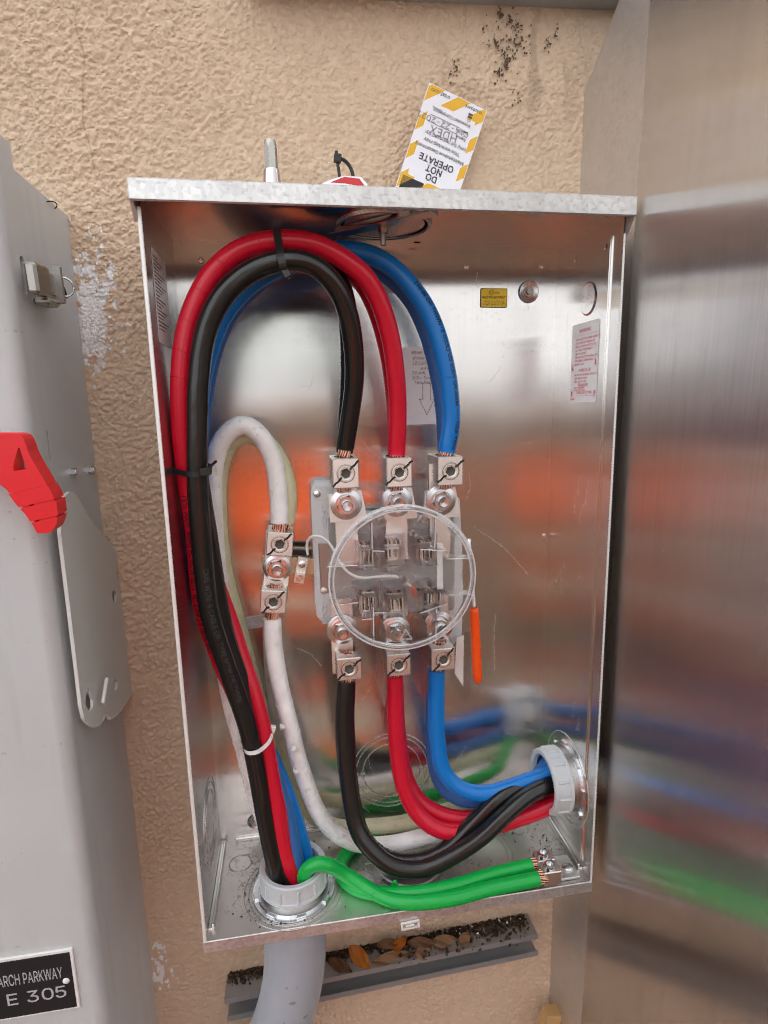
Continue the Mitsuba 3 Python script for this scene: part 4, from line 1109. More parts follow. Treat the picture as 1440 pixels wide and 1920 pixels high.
tie('cable_tie', 'black cable tie around the red and black cables at the top of the loop', [(0.1207,-0.126,0.7796),(0.1222,-0.131,0.7674),(0.1236,-0.142,0.7509),(0.1261,-0.141,0.7389),(0.1285,-0.128,0.7367),(0.1267,-0.1,0.7479),(0.1237,-0.078,0.7716),(0.1208,-0.085,0.7878)], 'black_plastic',
    ((0.1285,-0.138,0.7356), (0.5, -0.1, -0.9)), [(0.1285,-0.138,0.7356),(0.1313,-0.139,0.73)], 0.0075)
tie('cable_tie', 'black cable tie halfway up the left cable bundle', [(-0.0033,-0.112,0.5437),(0.0079,-0.124,0.5417),(0.0194,-0.139,0.5407),(0.0303,-0.142,0.5407),(0.0398,-0.134,0.541),(0.0389,-0.11,0.5419),(0.0278,-0.06,0.5419),(0.0117,-0.04,0.5431),(-0.0006,-0.06,0.543),(-0.0053,-0.09,0.5438)], 'black_plastic',
    ((0.0361,-0.141,0.5425), (0.9, 0, 0.1)), [(0.0378,-0.141,0.5441),(0.0464,-0.125,0.5516)], 0.0058)
tie('cable_tie', 'white cable tie slung low around the left cable bundle', [(0.0419,-0.06,0.1916),(0.0499,-0.1,0.2068),(0.0573,-0.121,0.2109),(0.0658,-0.122,0.2105),(0.0751,-0.112,0.2099),(0.0832,-0.106,0.2149),(0.0842,-0.09,0.2178),(0.0762,-0.06,0.1994),(0.0546,-0.046,0.186)], 'white_plastic',
    ((0.085,-0.092,0.2211), (0.3, 0, 1)), None, 0.0046)
put('cable_tie_002__tail', at(bevel_box((-0.006, -0.0045, -0.0015), (0.006, 0.0045, 0.0015), 0.0006), FRONT(V(*(0.0421,-0.075,0.1957)), 0.3)), 'white_plastic')


# ------------------------------------------------------------------ lugs
def lug_block(w, h, d):
    """local: x right, y up (along the wire), z towards us; front face at z = 0"""
    b = bevel_box((-w / 2, -h / 2, -d), (w / 2, h / 2, 0), 0.0010)
    hole = cyl(1.0, h * 2, 40).scale((w * 0.36, d * 0.34, 1)).rotate((90, 0, 0)).translate((0, h, -d * 0.54))
    b = b - hole
    b = b - cyl(0.0103, 0.0032, 44, 0.0108).translate((0, 0, -0.0030))
    b = b - cyl(0.0085, 0.0090, 44).translate((0, 0, -0.0085))
    return b


def set_screw():
    s = cyl(0.0090, 0.0072, 44).translate((0, 0, -0.0066)) - cyl(0.0062, 0.02, 6).rotate((0, 0, 17)).translate((0, 0, -0.0120))
    s = s - cyl(0.0062, 0.0012, 44, 0.0076).translate((0, 0, -0.0003))
    return s


LUG, SCR = None, to_tm(set_screw())


def lug(parent, M, w=0.031, h=0.035, d=0.052, mark=0.0, seed=0):
    k = put(parent + '__lug', at(lug_block(w, h, d), M), 'tin_lug')
    put(k + '_screw', at(SCR, M), 'tin_lug', smooth=30)
    put(k + '_socket_floor', at(mv(cyl(0.0064, 0.0004, 24), 0, 0, -0.0065), M), 'hex_shade')
    put(k + '_thread_ring', at(mv(cyl(0.0104, 0.0004, 40), 0, 0, -0.0033) - mv(cyl(0.0089, 0.002, 40), 0, 0, -0.004), M), 'steel_dark')
    rr = np.random.default_rng(seed)
    pen = []
    L0 = math.hypot(w, h) / 2
    aa = math.radians(43 + rr.uniform(-5, 6))
    for s0, s1 in ((-0.93 * L0, -0.0066), (0.0066, 0.92 * L0)):
        q = np.linspace(s0, s1, 7)
        p = np.stack([q * math.cos(aa), q * math.sin(aa) + 0.0006 * np.sin(q * 700 + seed), q * 0 + np.where(abs(q) < 0.0106, 0.0008, 0.0001)], 1)
        nrm = np.array([-math.sin(aa), math.cos(aa), 0]) * 0.0012
        vv = np.vstack([p - nrm, p + nrm, p - nrm + (0, 0, 0.0003), p + nrm + (0, 0, 0.0003)])
        m = len(q)
        f = []
        for i in range(m - 1):
            for a, b in ((2, 3), (0, 2), (3, 1)):
                f += [[a * m + i, a * m + i + 1, b * m + i + 1], [a * m + i, b * m + i + 1, b * m + i]]
        pen.append(tm(vv, f))
    put(k + '_pen_mark', at(cat(*pen), M), 'ink')
    return k


def stud_nut(parent, M, rw=0.0195, label=None):
    """washer, nut and stud; local z out"""
    k = put(parent + '__washer', at(lathe([(0.006, 0.0), (rw, 0.0), (rw, 0.0012), (rw * 0.97, 0.0018), (rw * 0.60, 0.0034), (0.006, 0.0036)], 44), M), 'zinc', smooth=35)
    hexa = (cyl(0.0122, 0.0085, 6) ^ cyl(0.0131, 0.0085, 40, 0.0104)).translate((0, 0, 0.003))
    put(k + '_nut', at(lathe([(0.0148, 0.0030), (0.0150, 0.0042), (0.0130, 0.0050), (0.006, 0.0050)], 36), M), 'zinc', smooth=35)
    put(k + '_nut', at(hexa.rotate((0, 0, 13)), M), 'zinc')
    put(k + '_stud', at(lathe([(0.0066, 0.010), (0.0066, 0.0165), (0.0056, 0.0182), (0.0032, 0.0178), (0.0, 0.0172)], 24), M), 'zinc', smooth=40)
    return k


# neutral block, on its strap
NB = thing('neutral_block', 'two barrel neutral lug block with white cables above and below', 'terminal block')
tl = math.radians(-6.5)
ND = -0.062
for i, (px, h) in enumerate((((0.1055,-0.062,0.4436), 0.0290), ((0.094,-0.062,0.3719), 0.0285))):
    lug(NB, FRONT(V(*px), tl), 0.0315, h, 0.044, seed=40 + i)
M = FRONT(V(*(0.1003,-0.04,0.4092)), tl)
stud_nut(NB, M, 0.0175)
lq = V(*(0.094,-0.062,0.3719))
put(NB + '__copper_end', strands(lq + V(0.0012, 0.018, 0.002), (math.sin(-tl), 0, math.cos(tl)), 0.0150, 0.0095, 24, 90, flat=0.8, fray=0.2), 'copper', smooth=True)
put(NB + '__bar', at(bevel_box((-0.0165, -0.046, -0.010), (0.0155, 0.046, -0.0005), 0.0008), M), 'tin_lug')
put(NB + '__standoff', at(bevel_box((-0.012, -0.02, -0.0405), (0.012, 0.02, -0.0102), 0.001), M), 'white_plastic')
put(NB + '__strap', at(bevel_box((-0.019, -0.011, -0.0165), (0.0485, 0.0105, -0.0105), 0.0006), M), 'brass_strap')
put(NB + '__dark_bar', at(bevel_box((0.016, 0.014, -0.0215), (0.042, 0.0205, -0.0125), 0.0006), M), 'ink')
tb = FRONT(V(*(0.129,-0.05,0.4046)), math.radians(-14))
tk = put(NB + '__bond_terminal', at(cat(bevel_box((-0.0068, -0.0155, -0.012), (0.0068, -0.001, 0.0), 0.0008), bevel_box((-0.0068, -0.0012, -0.012), (0.0068, 0.0165, -0.004), 0.0008)), tb), 'tin_lug')
scw = m3.Manifold.cube((0.012, 0.0014, 0.002), True)
put(tk + '_slot_screw', at((cyl(0.0047, 0.0012, 24) - scw.rotate((0, 0, -40)).translate((0, 0, 0.001))).translate((0, -0.0082, 0)), tb), 'zinc')
ph = lathe([(0.0046, 0), (0.0044, 0.0014), (0.003, 0.0022), (0, 0.0024)], 24)
put(tk + '_cross_screw', at(cat(at(ph, frame((0, 0.0085, -0.004), (1, 0, 0), (0, 1, 0)))), tb), 'zinc', smooth=40)

# ground lug on the floor
GL = thing('ground_lug', 'double ground lug holding the two green cables in the front right corner', 'lug')
gp = V(*(0.4508,-0.1415,0.0012))
put(GL + '__base_plate', bevel_box((0.414, -0.1500, 0.0006), (0.4660, -0.112, 0.0042), 0.0008), 'worn_aluminium' if False else 'galvanised')
g0 = V(0.4325, -0.1275, 0.0)
gx = []
for j, (px, yy) in enumerate((((0.4237,-0.1285,0.022), 0), ((0.4235,-0.1482,0.022), 0))):
    p = V(*px)
    b = bevel_box((p[0] - 0.0105, p[1] - 0.0095, 0.0042), (p[0] + 0.0125, p[1] + 0.0095, 0.0235), 0.0010)
    b = b - cyl(0.0072, 0.06, 28).rotate((0, 90, 0)).translate((p[0] - 0.03, p[1], 0.0125))
    kb = put(GL + '__barrel', b, 'tin_lug')
    put(kb + '_screw', at(cat(lathe([(0.0066, 0), (0.0072, 0.002), (0.0066, 0.0042), (0.0042, 0.0046), (0.0040, 0.0012), (0, 0.0012)], 28)), frame(p + V(0, 0, 0.0013), (1, 0, 0), (0, 1, 0))), 'zinc', smooth=35)
    put(kb + '_pen_mark', cat(bevel_box((p[0] - 0.0012 + 0.006, p[1] + 0.0035, 0.0236), (p[0] + 0.0012 + 0.006, p[1] + 0.0085, 0.0262), 0.0003), bevel_box((p[0] - 0.0012 - 0.005, p[1] - 0.0085, 0.0236), (p[0] + 0.0012 - 0.005, p[1] - 0.0045, 0.0262), 0.0003)), 'ink')
    put(kb + '_copper_ends', strands((p[0] - 0.012, p[1], 0.0125), (1, 0, 0), 0.0275, 0.0060, 19, 60 + j), 'copper', smooth=True)
put(GL + '__mounting_screw', at(lathe([(0.0072, 0), (0.0070, 0.0018), (0.0048, 0.0034), (0, 0.0038)], 26), frame(V(*(0.4558,-0.1342,0.0042)), (1, 0, 0), (0, 1, 0))), 'zinc', smooth=40)

# ------------------------------------------------------------------ meter socket
MS = thing('meter_socket', 'meter socket block with six marked lugs and copper strands', 'meter socket')
TOPL = [(0.1856,-0.087,0.529), (0.2485,-0.087,0.5278), (0.3104,-0.087,0.5271)]
BOTL = [(0.1821,-0.087,0.2872), (0.2441,-0.087,0.2866), (0.3013,-0.087,0.2887)]
for i, p in enumerate(TOPL):
    lug(MS, FRONT(V(*p)), 0.0305, 0.0345, 0.056, seed=i + 1)
    for y in (-0.066, -0.046):
        put(MS + '__copper_end', strands((p[0] - 0.001, y, p[2] - 0.010), (0.02, -0.12, -1), 0.0150, 0.0078, 19, i + 70, flat=1.0, fray=0.25), 'copper', smooth=True)
for i, p in enumerate(BOTL):
    lug(MS, FRONT(V(*p)), 0.0305, 0.0290, 0.056, seed=i + 11)
    for y in (-0.066, -0.046):
        put(MS + '__copper_end', strands((p[0] + 0.0005, y, p[2] + 0.001), (0.0, 0.0, 1), 0.0138, 0.0078, 19, i + 80, flat=1.0, fray=0.3), 'copper', smooth=True)
for i, p in enumerate(((0.187,-0.062,0.4892), (0.2493,-0.062,0.4896), (0.3045,-0.062,0.4884))):
    stud_nut(MS, FRONT(V(*p)), 0.0192)
    pl = Polygon([(-0.021, 0.012), (0.019, 0.016), (0.026, -0.022), (-0.020, -0.022)])
    m = extrude(pl, 0.004)
    m.apply_translation((0, 0, -0.0042))
    put(MS + '__bus_plate', at(m, FRONT(V(*p))), 'tin_lug')
    put(MS + '__bus_bar', box((p[0] - 0.0135, -0.0575, p[2] - 0.075), (p[0] + 0.0135, -0.052, p[2] + 0.045)), 'tin_lug')
for i, p in enumerate(((0.1766,-0.06,0.329), (0.2448,-0.06,0.3218), (0.3025,-0.06,0.3243))):
    stud_nut(MS, FRONT(V(*p)), 0.0192)
    put(MS + '__bus_bar', box((p[0] - 0.0135, -0.0575, p[2] - 0.060), (p[0] + 0.0135, -0.052, p[2] + 0.040)), 'tin_lug')
# cast side brackets with raised lettering
for nm, pl, screws in (('left', [(0.1471,0.5066),(0.1526,0.5123),(0.1724,0.5115),(0.1839,0.4962),(0.183,0.4711),(0.1731,0.4579),(0.1698,0.4408),(0.1674,0.374),(0.1689,0.3413),(0.1635,0.3257),(0.1547,0.3294),(0.1468,0.3387),(0.1455,0.3576),(0.146,0.449),(0.1457,0.4899)], None),
                       ('right', [(0.3188,0.4923),(0.3374,0.4852),(0.3397,0.4383),(0.3423,0.3651),(0.3411,0.2972),(0.3254,0.2794),(0.3202,0.299),(0.3188,0.4394)], None)):
    p = Polygon(pl).buffer(-0.004).buffer(0.004)
    m = extrude(p, 0.0335)
    q = extrude(p.buffer(-0.0025), 0.0025)
    q.apply_translation((0, 0, 0.0335))
    G2 = np.array([[1, 0, 0, 0], [0, 0, -1, -0.0005], [0, 1, 0, 0], [0, 0, 0, 1]], float)
    br = put(MS + '__side_bracket', cat(at(m, G2), at(q, G2)), 'cast_grey', label='grey cast %s bracket with raised lettering' % nm)
    lt = []
    for s, px, pys in (('LINE', {'left': 600, 'right': 853}[nm], {'left': (955, 967, 979, 991), 'right': (952, 964, 976, 988)}[nm]), ('LOAD', {'left': 605, 'right': 856}[nm], (1125, 1136, 1147, 1158))):
        if s == 'LOAD' and nm == 'right':
            continue
        x0 = p.bounds[0] + (0.0145 if nm == 'left' else 0.012) - (0.004 if s == 'LOAD' else 0.0)
        ztop = {'LINE': 0.4835, 'LOAD': 0.3590}[s]
        for i, ch in enumerate(s):
            lt.append(at(text(ch, 0.0070, 0.0017, True, 'c', 1.0), FRONT(V(x0, -0.0365, ztop - 0.0078 * i - 0.006))))
    put(br + '__raised_lettering', cat(*lt), 'cast_grey')
    if nm == 'left':
        put(br + '__cross_screw', at(cat(lathe([(0.0046, 0), (0.0044, 0.002), (0.003, 0.003), (0, 0.0033)], 24)), FRONT(V(*(0.1533,-0.0365,0.4993)))), 'zinc', smooth=40)
        put(br + '__cover_plate', at(bevel_box((-0.008, -0.033, 0), (0.0085, 0.033, 0.0018), 0.0008), FRONT(V(*(0.1608,-0.0366,0.4036)), 0.01)), 'steel_dark')
        put(br + '__rivet', at(lathe([(0.0042, 0), (0.0040, 0.0016), (0, 0.0024)], 20), FRONT(V(*(0.1569,-0.0384,0.3747)))), 'tin_lug', smooth=40)
# insulating base, jaws and posts behind the clear cover
plain('base_plastic', (0.33, 0.32, 0.30), 0.35)
put(MS + '__insulating_base', at(cat(bevel_box((0.166, -0.040, 0.335), (0.330, -0.004, 0.470), 0.003)), np.eye(4)), 'base_plastic')
JX = [(0.2078,-0.075,0.428), (0.242,-0.075,0.4326), (0.2834,-0.075,0.4301), (0.2075,-0.075,0.3671), (0.2435,-0.075,0.3643), (0.2911,-0.075,0.3621)]
for i, p in enumerate(JX):
    w = 0.0085
    jm = [bevel_box((-w, -0.013, -0.03), (-w + 0.002, 0.013, 0.006), 0.0006), bevel_box((w - 0.002, -0.013, -0.03), (w, 0.013, 0.006), 0.0006), bevel_box((-w, -0.012, -0.034), (w, 0.012, -0.03), 0.0006),
          bevel_box((-0.004, -0.011, -0.03), (-0.0025, 0.011, 0.002), 0.0004), bevel_box((0.0025, -0.011, -0.03), (0.004, 0.011, 0.002), 0.0004)]
    put(MS + '__meter_jaw', at(cat(*jm), FRONT(V(*p))), 'tin_lug')
    put(MS + '__jaw_shroud', at(extrude(sbox(-0.0125, -0.0175, 0.0125, 0.0175).buffer(0.002, 4).difference(sbox(-0.0112, -0.0162, 0.0112, 0.0162)), 0.03), FRONT(V(*p) + V(0, 0.032, 0))), 'clear_sheet')
# clear barriers between the phases
for nm, x, zt, zb_ in (('a', 0.2257, 0, 0), ('b', 0.2776, 0, 0)):
    for (z0, z1) in ((0.468, 0.5805), (0.225, 0.340)):
        topside = z0 > 0.4
        pg = [(-0.006, z0), (-0.098, z0), (-0.098, z1 - 0.028), (-0.070, z1), (-0.006, z1)] if topside else [(-0.006, z1), (-0.098, z1), (-0.098, z0 + 0.03), (-0.075, z0), (-0.006, z0)]
        m = extrude(Polygon(pg).buffer(-0.003).buffer(0.003), 0.0016)
        mm = m.copy()
        mm.apply_transform(np.array([[0, 0, 1, x], [1, 0, 0, 0], [0, 1, 0, 0], [0, 0, 0, 1]], float))
        put(MS + '__phase_barrier', mm, 'clear_sheet')
for pl, yv in (([(0.3182,0.2991),(0.3466,0.3116),(0.3473,0.2137),(0.3421,0.2048),(0.3376,0.2084),(0.3175,0.2446)], -0.052), ):
    m = extrude(Polygon(pl).buffer(-0.002).buffer(0.002), 0.0016)
    put(MS + '__end_shield', at(m, np.array([[1, 0, 0, 0], [0, 0, -1, yv], [0, 1, 0, 0], [0, 0, 0, 1]], float)), 'clear_sheet')
m = extrude(Polygon([(0.3278,0.3028),(0.3373,0.3057),(0.3369,0.2329),(0.325,0.2525)]), 0.0008)
put(MS + '__white_card', at(m, np.array([[1, 0, 0, 0], [0, 0, -1, -0.0545], [0, 1, 0, 0], [0, 0, 0, 1]], float)), 'white_plastic')
# bypass handle with an orange sleeve
hb = [(0.338,-0.07,0.4394), (0.3393,-0.08,0.3937), (0.3405,-0.088,0.3531)]
put(MS + '__bypass_handle', tube(spline(hb, 0.004), 0.0035, 12), 'zinc', smooth=True)
oh = spline([(0.3405,-0.088,0.3545), (0.3423,-0.09,0.3128), (0.3442,-0.092,0.2689), (0.345,-0.092,0.2601), (0.3454,-0.092,0.2549)], 0.004)
rad = np.full(len(oh), 0.0058)
rad[-3:] = (0.0054, 0.0044, 0.002)
rad[0] = 0.005
put('meter_socket__bypass_handle__orange_sleeve', tube(oh, rad, 16), 'orange_plastic', smooth=True, label='orange sleeve on the bypass handle')

# clear round cover
MC = thing('socket_cover', 'round clear plastic cover with ribs over the meter socket', 'cover')
cc = V(*(0.2462,-0.116,0.4065))
RM = 0.0852
M = FRONT(cc)
def lens_disc(r, th, amp):
    qa, qr = np.meshgrid(np.linspace(0, 2 * math.pi, 73)[:-1], np.linspace(0, 1, 22)[1:], indexing='ij')
    x, y = (r * qr * np.cos(qa)), (r * qr * np.sin(qa))
    top = amp * (meshkit.fbm(np.stack([x * 55, y * 55, x * 0], -1), 3, 12) - 0.5)
    bot = -th + amp * (meshkit.fbm(np.stack([x * 45, y * 45, x * 0 + 4], -1), 3, 13) - 0.5)
    na, nr = x.shape
    v = np.vstack([np.stack([x, y, top], -1).reshape(-1, 3), [[0, 0, 0]], np.stack([x, y, bot], -1).reshape(-1, 3), [[0, 0, -th]]])
    N, f = na * nr + 1, []
    for i in range(na):
        k = (i + 1) % na
        f += [[N - 1, i * nr, k * nr], [2 * N - 1, N + k * nr, N + i * nr]]
        for t in range(nr - 1):
            f += [[i * nr + t, i * nr + t + 1, k * nr + t + 1], [i * nr + t, k * nr + t + 1, k * nr + t]]
            f += [[N + i * nr + t, N + k * nr + t + 1, N + i * nr + t + 1], [N + i * nr + t, N + k * nr + t, N + k * nr + t + 1]]
        e = nr - 1
        f += [[i * nr + e, N + i * nr + e, N + k * nr + e], [i * nr + e, N + k * nr + e, k * nr + e]]
    return tm(v, f)


put(MC + '__disc', at(lens_disc(RM - 0.0045, 0.0026, 0.0009), M.dot(frame((0, 0, 0.0003), (1, 0, 0), (0, 1, 0)))), 'clear_plastic', smooth=50)
for (x_, y_, w_, h_) in ((-0.040, 0.026, 0.016, 0.022), (-0.012, 0.024, 0.020, 0.026), (0.030, 0.026, 0.018, 0.022), (-0.040, -0.030, 0.018, 0.022), (-0.008, -0.034, 0.022, 0.022), (0.030, -0.030, 0.020, 0.024)):
    put(MC + '__moulded_pocket', at(extrude(sbox(x_ - w_ / 2, y_ - h_ / 2, x_ + w_ / 2, y_ + h_ / 2).buffer(0.002, 4).difference(sbox(x_ - w_ / 2 + 0.001, y_ - h_ / 2 + 0.001, x_ + w_ / 2 - 0.001, y_ + h_ / 2 - 0.001)), 0.012), M.dot(frame((0, 0, -0.0165), (1, 0, 0), (0, 1, 0)))), 'clear_plastic')
put(MC + '__rim', at(lathe([(RM - 0.0030, -0.0016), (RM - 0.0028, 0.0010), (RM - 0.0016, 0.0020), (RM - 0.0004, 0.0014), (RM + 0.0004, 0.0), (RM, -0.012), (RM - 0.0018, -0.0125), (RM - 0.0022, -0.0022), (RM - 0.0030, -0.0016)], 96), M), 'clear_plastic', smooth=50)
for R_, z_, t_ in ((RM - 0.0040, 0.0002, 0.0009), (RM + 0.0012, -0.0004, 0.0011), (RM + 0.0008, -0.0125, 0.0006)):
    put(MC + '__rim_edge', at(torus_ring(np.eye(4), R_, t_), M.dot(frame((0, 0, z_), (1, 0, 0), (0, 1, 0)))), 'frosted_gleam', smooth=True)  # pale rings drawn in for bright highlights along the rim
for (a0, b0, a1, b1) in ((0.2107,0.4867,0.2103,0.4447), (0.2099,0.3759,0.2094,0.3299), (0.2847,0.4805,0.2833,0.4415), (0.2849,0.3674,0.2841,0.3246), (0.1587,0.4273,0.1933,0.4269), (0.1649,0.3813,0.1932,0.3823), (0.2979,0.4279,0.3296,0.4265), (0.2992,0.3835,0.3280,0.3821), (0.2102,0.4428,0.2250,0.4413), (0.2110,0.3686,0.2254,0.3675), (0.2662,0.4413,0.2992,0.4374), (0.2655,0.3636,0.2979,0.3730), (0.1958,0.3613,0.2095,0.3615)):
    p, q = V(a0, 0, b0), V(a1, 0, b1)
    d = unit(q - p)
    L = np.linalg.norm(q - p)
    Mr = frame(V(a0, -0.1155, b0), d, np.cross(V(0, -1, 0), d))
    put(MC + '__rib', at(bevel_box((0, -0.0008, -0.016), (L, 0.0008, -0.0002), 0.0004), Mr), 'clear_plastic')
    put(MC + '__rib_edge', at(bevel_box((0, -0.0007, -0.0001), (L, 0.0007, 0.0009), 0.0003), Mr), 'frosted_gleam')
for px in ((0.2226,-0.116,0.4762), (0.2696,-0.116,0.4757), (0.2462,-0.116,0.4055), (0.2779,-0.116,0.3988), (0.3068,-0.116,0.4599), (0.2594,-0.116,0.4587), (0.2357,-0.116,0.3396)):
    put(MC + '__post', at(lathe([(0.0035, -0.018), (0.0035, -0.0003), (0.0052, -0.0003), (0.0054, 0.0010), (0.0044, 0.0014), (0.0022, 0.0008), (0, 0.0008)], 24), FRONT(V(*px))), 'clear_plastic', smooth=40)
rs2 = np.random.default_rng(5)
sc2 = []
for i_ in range(70):
    a_, q_ = rs2.uniform(0, 6.283), RM * 0.93 * math.sqrt(rs2.random())
    o_ = V(q_ * math.cos(a_), q_ * math.sin(a_), 0)
    d_ = rs2.normal(0, 1, 2)
    d_ = V(d_[0], d_[1], 0) / np.linalg.norm(d_) * rs2.uniform(0.003, 0.016)
    if np.linalg.norm(o_ + d_) > RM * 0.94:
        continue
    w_ = unit(V(-d_[1], d_[0], 0)) * 0.00012
    sc2.append(tm([o_ - w_, o_ + w_, o_ + d_ + w_, o_ + d_ - w_], [[0, 1, 2], [0, 2, 3]]))
put(MC + '__scuffs_and_glare', at(cat(*sc2), M.dot(frame((0, 0, 0.0011), (1, 0, 0), (0, 1, 0)))), 'frosted_gleam', kind='stuff')  # fine scratches that also stand in for glare on the disc
put(MC + '__white_strip', at(bevel_box((-0.0036, -0.0285, -0.014), (0.0036, 0.0285, -0.0132), 0.0003), FRONT(V(*(0.2928,-0.116,0.4159)))), 'white_plastic')
tri = [m.exterior.coords for m in []]
tr_ = Polygon([(0, 0.0075), (-0.0068, -0.0042), (0.0068, -0.0042)]).buffer(0.0012)
put(MC + '__recycling_mark', at(cat(extrude(tr_.difference(tr_.buffer(-0.0022)).difference(unary_union([LineString([(0, 0), (0.02 * math.cos(t), 0.02 * math.sin(t))]).buffer(0.0006) for t in (0.2, 2.3, 4.4)])), 0.0008)), FRONT(V(*(0.2478,-0.1162,0.3373)))), 'milky_clear')
put(MC + '__mark_text', flat_text([('7', 0, -0.0022, 0.0042, 'c', False), ('PC', 0, -0.0105, 0.0034, 'c', False)], FRONT(V(*(0.2478,-0.1162,0.3373)))), 'milky_clear')
# thin white lead
WL = thing('test_lead', 'thin white wire with a pinkish tip running behind the clear cover', 'wire')
put(WL + '__wire', tube(spline([(0.1384,-0.052,0.4264),(0.1377,-0.054,0.4404),(0.1419,-0.058,0.4498),(0.1508,-0.062,0.4522),(0.1614,-0.064,0.4467),(0.1694,-0.064,0.4343),(0.1768,-0.07,0.4186),(0.1863,-0.082,0.408),(0.1982,-0.09,0.4043),(0.214,-0.092,0.4044),(0.2333,-0.092,0.4051),(0.2476,-0.092,0.4015),(0.2564,-0.09,0.3922),(0.262,-0.088,0.3878)], 0.003), 0.0017, 10), 'white_plastic', smooth=True)
plain('pink_tip', (0.55, 0.16, 0.12), 0.4)
put(WL + '__crimp_tip', tube(np.array([(0.2605,-0.089,0.3903),(0.2637,-0.086,0.383),(0.2645,-0.082,0.3734)]), np.array([0.0024, 0.0034, 0.0022]), 12), 'pink_tip', smooth=True)

# ------------------------------------------------------------------ things standing on the hood
HB = thing('hex_bit', 'hex bit in a chrome socket standing on top of the hood', 'tool')
M = frame(V(*(0.1182,-0.05,0.8712)) * V(1, 1, 0) + V(0, 0, 0.8068), (1, 0, 0), (0, 1, 0))
put(HB + '__socket', at(lathe([(0, 0), (0.0098, 0), (0.0102, 0.002), (0.0102, 0.030), (0.0092, 0.0445), (0.0085, 0.0535), (0.0078, 0.0545), (0, 0.0545)], 32), M), 'chrome', smooth=35)
hx = cyl(0.0072, 0.030, 6).translate((0, 0, 0.0535)) ^ cyl(0.0110, 0.030, 32, 0.0058).translate((0, 0, 0.0535))
put(HB + '__hex_shank', at(hx.rotate((0, 0, 12)), M), 'steel_dark')
LT = thing('danger_tag', 'red and white rounded tag tied with a black cable tie on top of the hood', 'tag')
m = extrude(Polygon([(-0.026, -0.02), (0.026, -0.02), (0.026, 0.002), (0.021, 0.008), (0.004, 0.0085), (-0.012, 0.003), (-0.028, -0.006)]).buffer(0.004, 6), 0.0008)
tp = V(*(0.1953,-0.04,0.8505))
MT = frame(tp, (1, 0, 0.0), (0, 0.25, 1))
put(LT + '__card', at(m, MT), 'tag_white')
m = extrude(Polygon([(-0.012, 0.004), (0.004, 0.011), (0.021, 0.0095), (0.0275, 0.000), (0.004, 0.0035)]), 0.0005)
m.apply_translation((0, 0, 0.0008))
put(LT + '__red_print', at(m, MT), 'tag_red')
m = extrude(sbox(-0.013, -0.012, 0.004, 0.0005), 0.0005)
m.apply_translation((0, 0, 0.0008))
put(LT + '__black_print', at(m, MT), 'ink')
zc = (0.1916,-0.035,0.8893)
st = tube(spline([(0.1946,-0.035,0.855),(0.1938,-0.035,0.8661),(0.1918,-0.035,0.8799),(0.1913,-0.035,0.8892)], 0.003), 0.0018, 6)
put(LT + '__tie_strap', st, 'black_plastic')
put(LT + '__tie_loop', tube(spline([(0.1925,-0.035,0.8816),(0.1999,-0.034,0.8817),(0.2059,-0.033,0.8762),(0.2093,-0.033,0.8685),(0.2108,-0.033,0.8562)], 0.003), 0.0020, 6), 'black_plastic')
put(LT + '__tie_head', at(bevel_box((-0.0042, -0.0045, -0.003), (0.0042, 0.0045, 0.003), 0.0008), FRONT(V(*(0.1924,-0.036,0.8812)), -0.1)), 'black_plastic')

# lockout tag, upside down against the wall
TG = thing('lockout_tag', 'yellow and white DO NOT OPERATE lockout tag hanging upside down above the hood', 'tag')
c0, c1, c2 = V(*(0.3839,0.012,0.961)), V(*(0.311,0.012,0.988)), V(*(0.3495,0.012,0.8723))
ex = unit(c1 - c0)                       # the tag's own left to right, upside down
ey = -unit(c0 - c2)
Wt = np.linalg.norm(c1 - c0)
MTG = frame(c0, ex, -V(*(np.cross(ex, (0, -1, 0)))) if False else np.cross((0, -1, 0), ex))
Wt, Ht = float(Wt), 0.150
